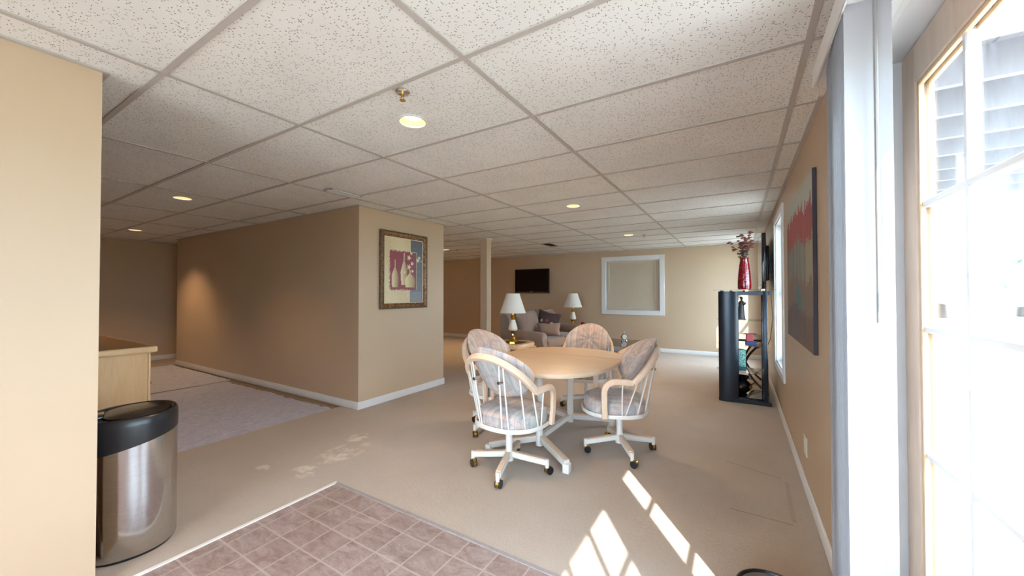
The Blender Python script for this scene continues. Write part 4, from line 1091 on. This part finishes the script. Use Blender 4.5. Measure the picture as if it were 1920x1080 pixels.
# figurine
fg = thing('figurine', 'dark robed standing figurine on the upper glass shelf', 'figurine', onshelf(0.23, 0.22, SH[2]+0.0045), 0.4)
rs = []
for z, rx, ry, ox in ((0, .050, .045, 0), (.01, .052, .046, 0), (.06, .043, .038, .003), (.12, .035, .030, .008), (.17, .029, .024, .012), (.20, .034, .024, .014), (.222, .026, .019, .014), (.232, .011, .011, .014), (.240, .010, .010, .014)):
    rs.append([(ox+rx*math.cos(2*PI*i/22)*(1+0.08*math.cos(7*2*PI*i/22)*(1 if z < .15 else 0)), ry*math.sin(2*PI*i/22), z) for i in range(22)])
MB().rings(rs).build('robe', M_stone_dark, fg)
m = MB(); m.ball((.015, 0, .257), .019, 12, .85, .95, 1.1); m.ball((.010, 0.004, .268), .017, 10, 1, 1, .8)
m.build('head', M_stone_dark, fg)
for s in (-1, 1):
    MB().tube([(.014, s*.030, .212), (.034, s*.034, .180), (.052, s*.012, .192), (.056, s*.004, .205)], .008, 8, r1=.006).build('arm', M_stone_dark, fg)
MB().lathe([(.062, -0.0), (.062, .006)], 24, (0.0, 0, 0), ex=1.0, ey=.75).build('plinth', M_stone_dark, fg)
# small dark leaf-shaped dish, books, box, pot
lf = thing('leaf_dish', 'thin dark winged ornament lying on the middle shelf behind the red box', 'ornament', onshelf(0.33, 0.44, SH[1]+0.0045), 0.2)
MB().lathe([(.030, 0), (.006, .012), (.006, .09), (.012, .10)], 12).build('stand', M_stone_dark, lf)
MB().ball((0, 0, .108), .085, 14, 1.0, .35, .10).build('wing', M_stone_dark, lf)
bx = MB().box(-0.055, 0.055, -0.045, 0.045, 0, 0.045, 0.003, 1).build('blue_box', M_blue); bx.location = onshelf(0.335, 0.18, SH[1]+0.0045); bx.rotation_euler = (0, 0, 0.1)
tag(bx, 'low navy blue box on the middle shelf under the red box', 'box')
rb = MB().box(-0.038, 0.034, -0.035, 0.035, 0, 0.088, 0.003, 1).build('red_box', M_redcard); rb.location = onshelf(0.325, 0.18, SH[1]+0.0505); rb.rotation_euler = (0, 0, 0.1)
tag(rb, 'dusty red upright box standing on the blue box', 'box')
gl = thing('patterned_lantern', 'green maze-patterned rectangular candle holder on the lowest glass shelf', 'candle holder', onshelf(0.225, 0.20, SH[0]+0.0045), 0.25)
MB().box(-0.050, 0.050, -0.042, 0.042, 0.0, 0.255, 0.004, 1).build('body', M_lattice, gl)
MB().box(-0.054, 0.054, -0.046, 0.046, 0.0, 0.05, 0.004, 1).build('foot_band', plain('teal_band', srgb(40, 92, 104), 0.4, var=0.2, vscale=40), gl)
MB().lathe([(0.03, 0.255), (0.03, 0.262)], 16).build('candle', M_stone_dark, gl)
pt = thing('metal_urn', 'dark decorated metal urn on the base of the tower stand', 'urn', onshelf(0.235, 0.18, 0.0625))
MB().lathe([(0.060, 0), (0.066, 0.008), (0.045, 0.02), (0.085, 0.05), (0.112, 0.09), (0.108, 0.13), (0.070, 0.165), (0.055, 0.178), (0.082, 0.205), (0.090, 0.222), (0.084, 0.224), (0.050, 0.185), (0.04, 0.12), (0.02, 0.09)], 28).build('body', plain('gunmetal', srgb(44, 46, 54), 0.22, metal=0.8, var=0.2, vscale=20), pt)
for s in (-1, 1):
    MB().tube([(s*0.07, 0, 0.20), (s*0.125, 0, 0.19), (s*0.135, 0, 0.15), (s*0.105, 0, 0.13)], 0.007, 8).build('handle', M_bronze, pt)
m = MB()
for k in range(6):
    a = k*PI/3+0.5; m.ball((0.104*math.cos(a), 0.104*math.sin(a), 0.105), 0.024, 10, 1, 1, 1)
m.build('bosses', plain('amber_boss', srgb(120, 74, 34), 0.25, metal=0.6, var=0.3, vscale=40), pt)
# wrought iron table behind the tower
it = thing('iron_table', 'dark iron and glass side table behind the tower stand', 'table', (0.03, 6.35, 0))
tw, td, thh = 0.27, 0.36, 0.66
for s in (-1, 1):
    MB().tube([(-tw, s*td, thh), (tw, s*td, thh)], 0.012, 8, square=True).build('top_rail', M_bronze, it)
    MB().tube([(s*tw, -td, thh), (s*tw, td, thh)], 0.012, 8, square=True).build('top_rail', M_bronze, it)
for sy in (-1, 1):
    for sx in (-1, 1):
        pts = [(sx*(0.028+0.22*abs(1-2*(z/thh))**1.7), sy*(td-0.10*(1-abs(1-2*z/thh))), z) for z in [thh*i/16 for i in range(17)]]
        lg = MB().tube(pts, 0.014, 8, rz=0.010, up=(0, 1, 0), square=True).build('leg', M_bronze, it)
    MB().tube([(-tw, sy*td, thh-0.012), (-tw+0.10, sy*(td-0.03), thh-0.10)], 0.007, 6).build('brace', M_bronze, it)
    MB().tube([(tw, sy*td, thh-0.012), (tw-0.10, sy*(td-0.03), thh-0.10)], 0.007, 6).build('brace', M_bronze, it)
MB().box(-tw+0.005, tw-0.005, -td+0.005, td-0.005, thh+0.012, thh+0.020).build('glass_top', M_clear, it)
# power cords hanging at the back
m = MB(); m.tube([(0.315, 5.42, 1.30), (0.335, 5.44, 1.0), (0.31, 5.46, 0.75), (0.25, 5.55, 0.55), (0.29, 5.6, 0.40), (0.20, 5.9, 0.26), (0.02, 5.75, 0.20), (0.05, 5.62, 0.14), (0.24, 5.9, 0.10), (0.30, 6.0, 0.03), (0.32, 6.1, 0.006)], 0.004, 6)
tag(m.build('power_cord', M_black_plastic, smooth=60), 'black power cord looping down behind the tower stand', 'cord')

# vertical blind stacked at the edge of the patio door
vb = thing('vertical_blind', 'stack of white vertical blind vanes drawn aside beside the patio door', 'blind', (0.32, 1.45, 0))
MB().box(-0.058, -0.050, -1.95, 0.505, 2.130, 2.215, 0.002, 1).build('valance', M_trim, vb)
MB().box(-0.050, 0.031, -1.95, 0.50, 2.150, 2.210, 0.004, 1).build('head_rail', M_trim, vb)
random.seed(2)
VW = 0.104
NVN = 16
for k in range(NVN):
    y = k*0.029; ang = math.radians(3.2*k) 
    m = MB(); rows = []
    for zz in (0.035, 1.0, 2.152):
        row = []
        for q in range(9):
            u = -1+q/4; row.append((u*VW/2, 0.008*(1-u*u), zz))
        row += [(x, yy+0.0012, z_) for (x, yy, z_) in reversed(row)]
        rows.append(row)
    m.rings(rows); v_ = m.build('vane', M_vane, vb, smooth=60); v_.location = (0.0 + 0.0004*k, y, 0); v_.rotation_euler = (0, 0, ang)
MB().cyl((0.012, -0.022, 2.15), (0.012, -0.022, 1.215), 0.005, seg=8).build('wand', plain('grey_wand', srgb(140, 138, 136), 0.4), vb)
MB().cyl((0.012, -0.022, 2.145), (0.012, 0.0, 2.16), 0.004, seg=8).build('wand_hook', M_chrome, vb)

# round appliance at the bottom edge
rv = thing('round_pad', 'round grey disc with a raised black rim on the carpet at the bottom edge', 'disc', (0.112, 1.868, 0)); rv.scale = (0.68, 0.68, 1.0)
MB().lathe([(0.195, 0.0), (0.205, 0.01), (0.207, 0.07), (0.200, 0.085), (0.190, 0.088), (0.182, 0.082), (0.180, 0.074)], 56, cap1=False).build('rim', M_black_plastic, rv)
MB().lathe([(0.182, 0.070), (0.180, 0.078), (0.09, 0.082), (0.0, 0.082)], 56, cap1=False).build('top', M_grey_top, rv)
MB().lathe([(0.085, 0.080), (0.085, 0.086), (0.075, 0.088), (0.0, 0.088)], 40, cap1=False).build('dial', M_black_plastic, rv)
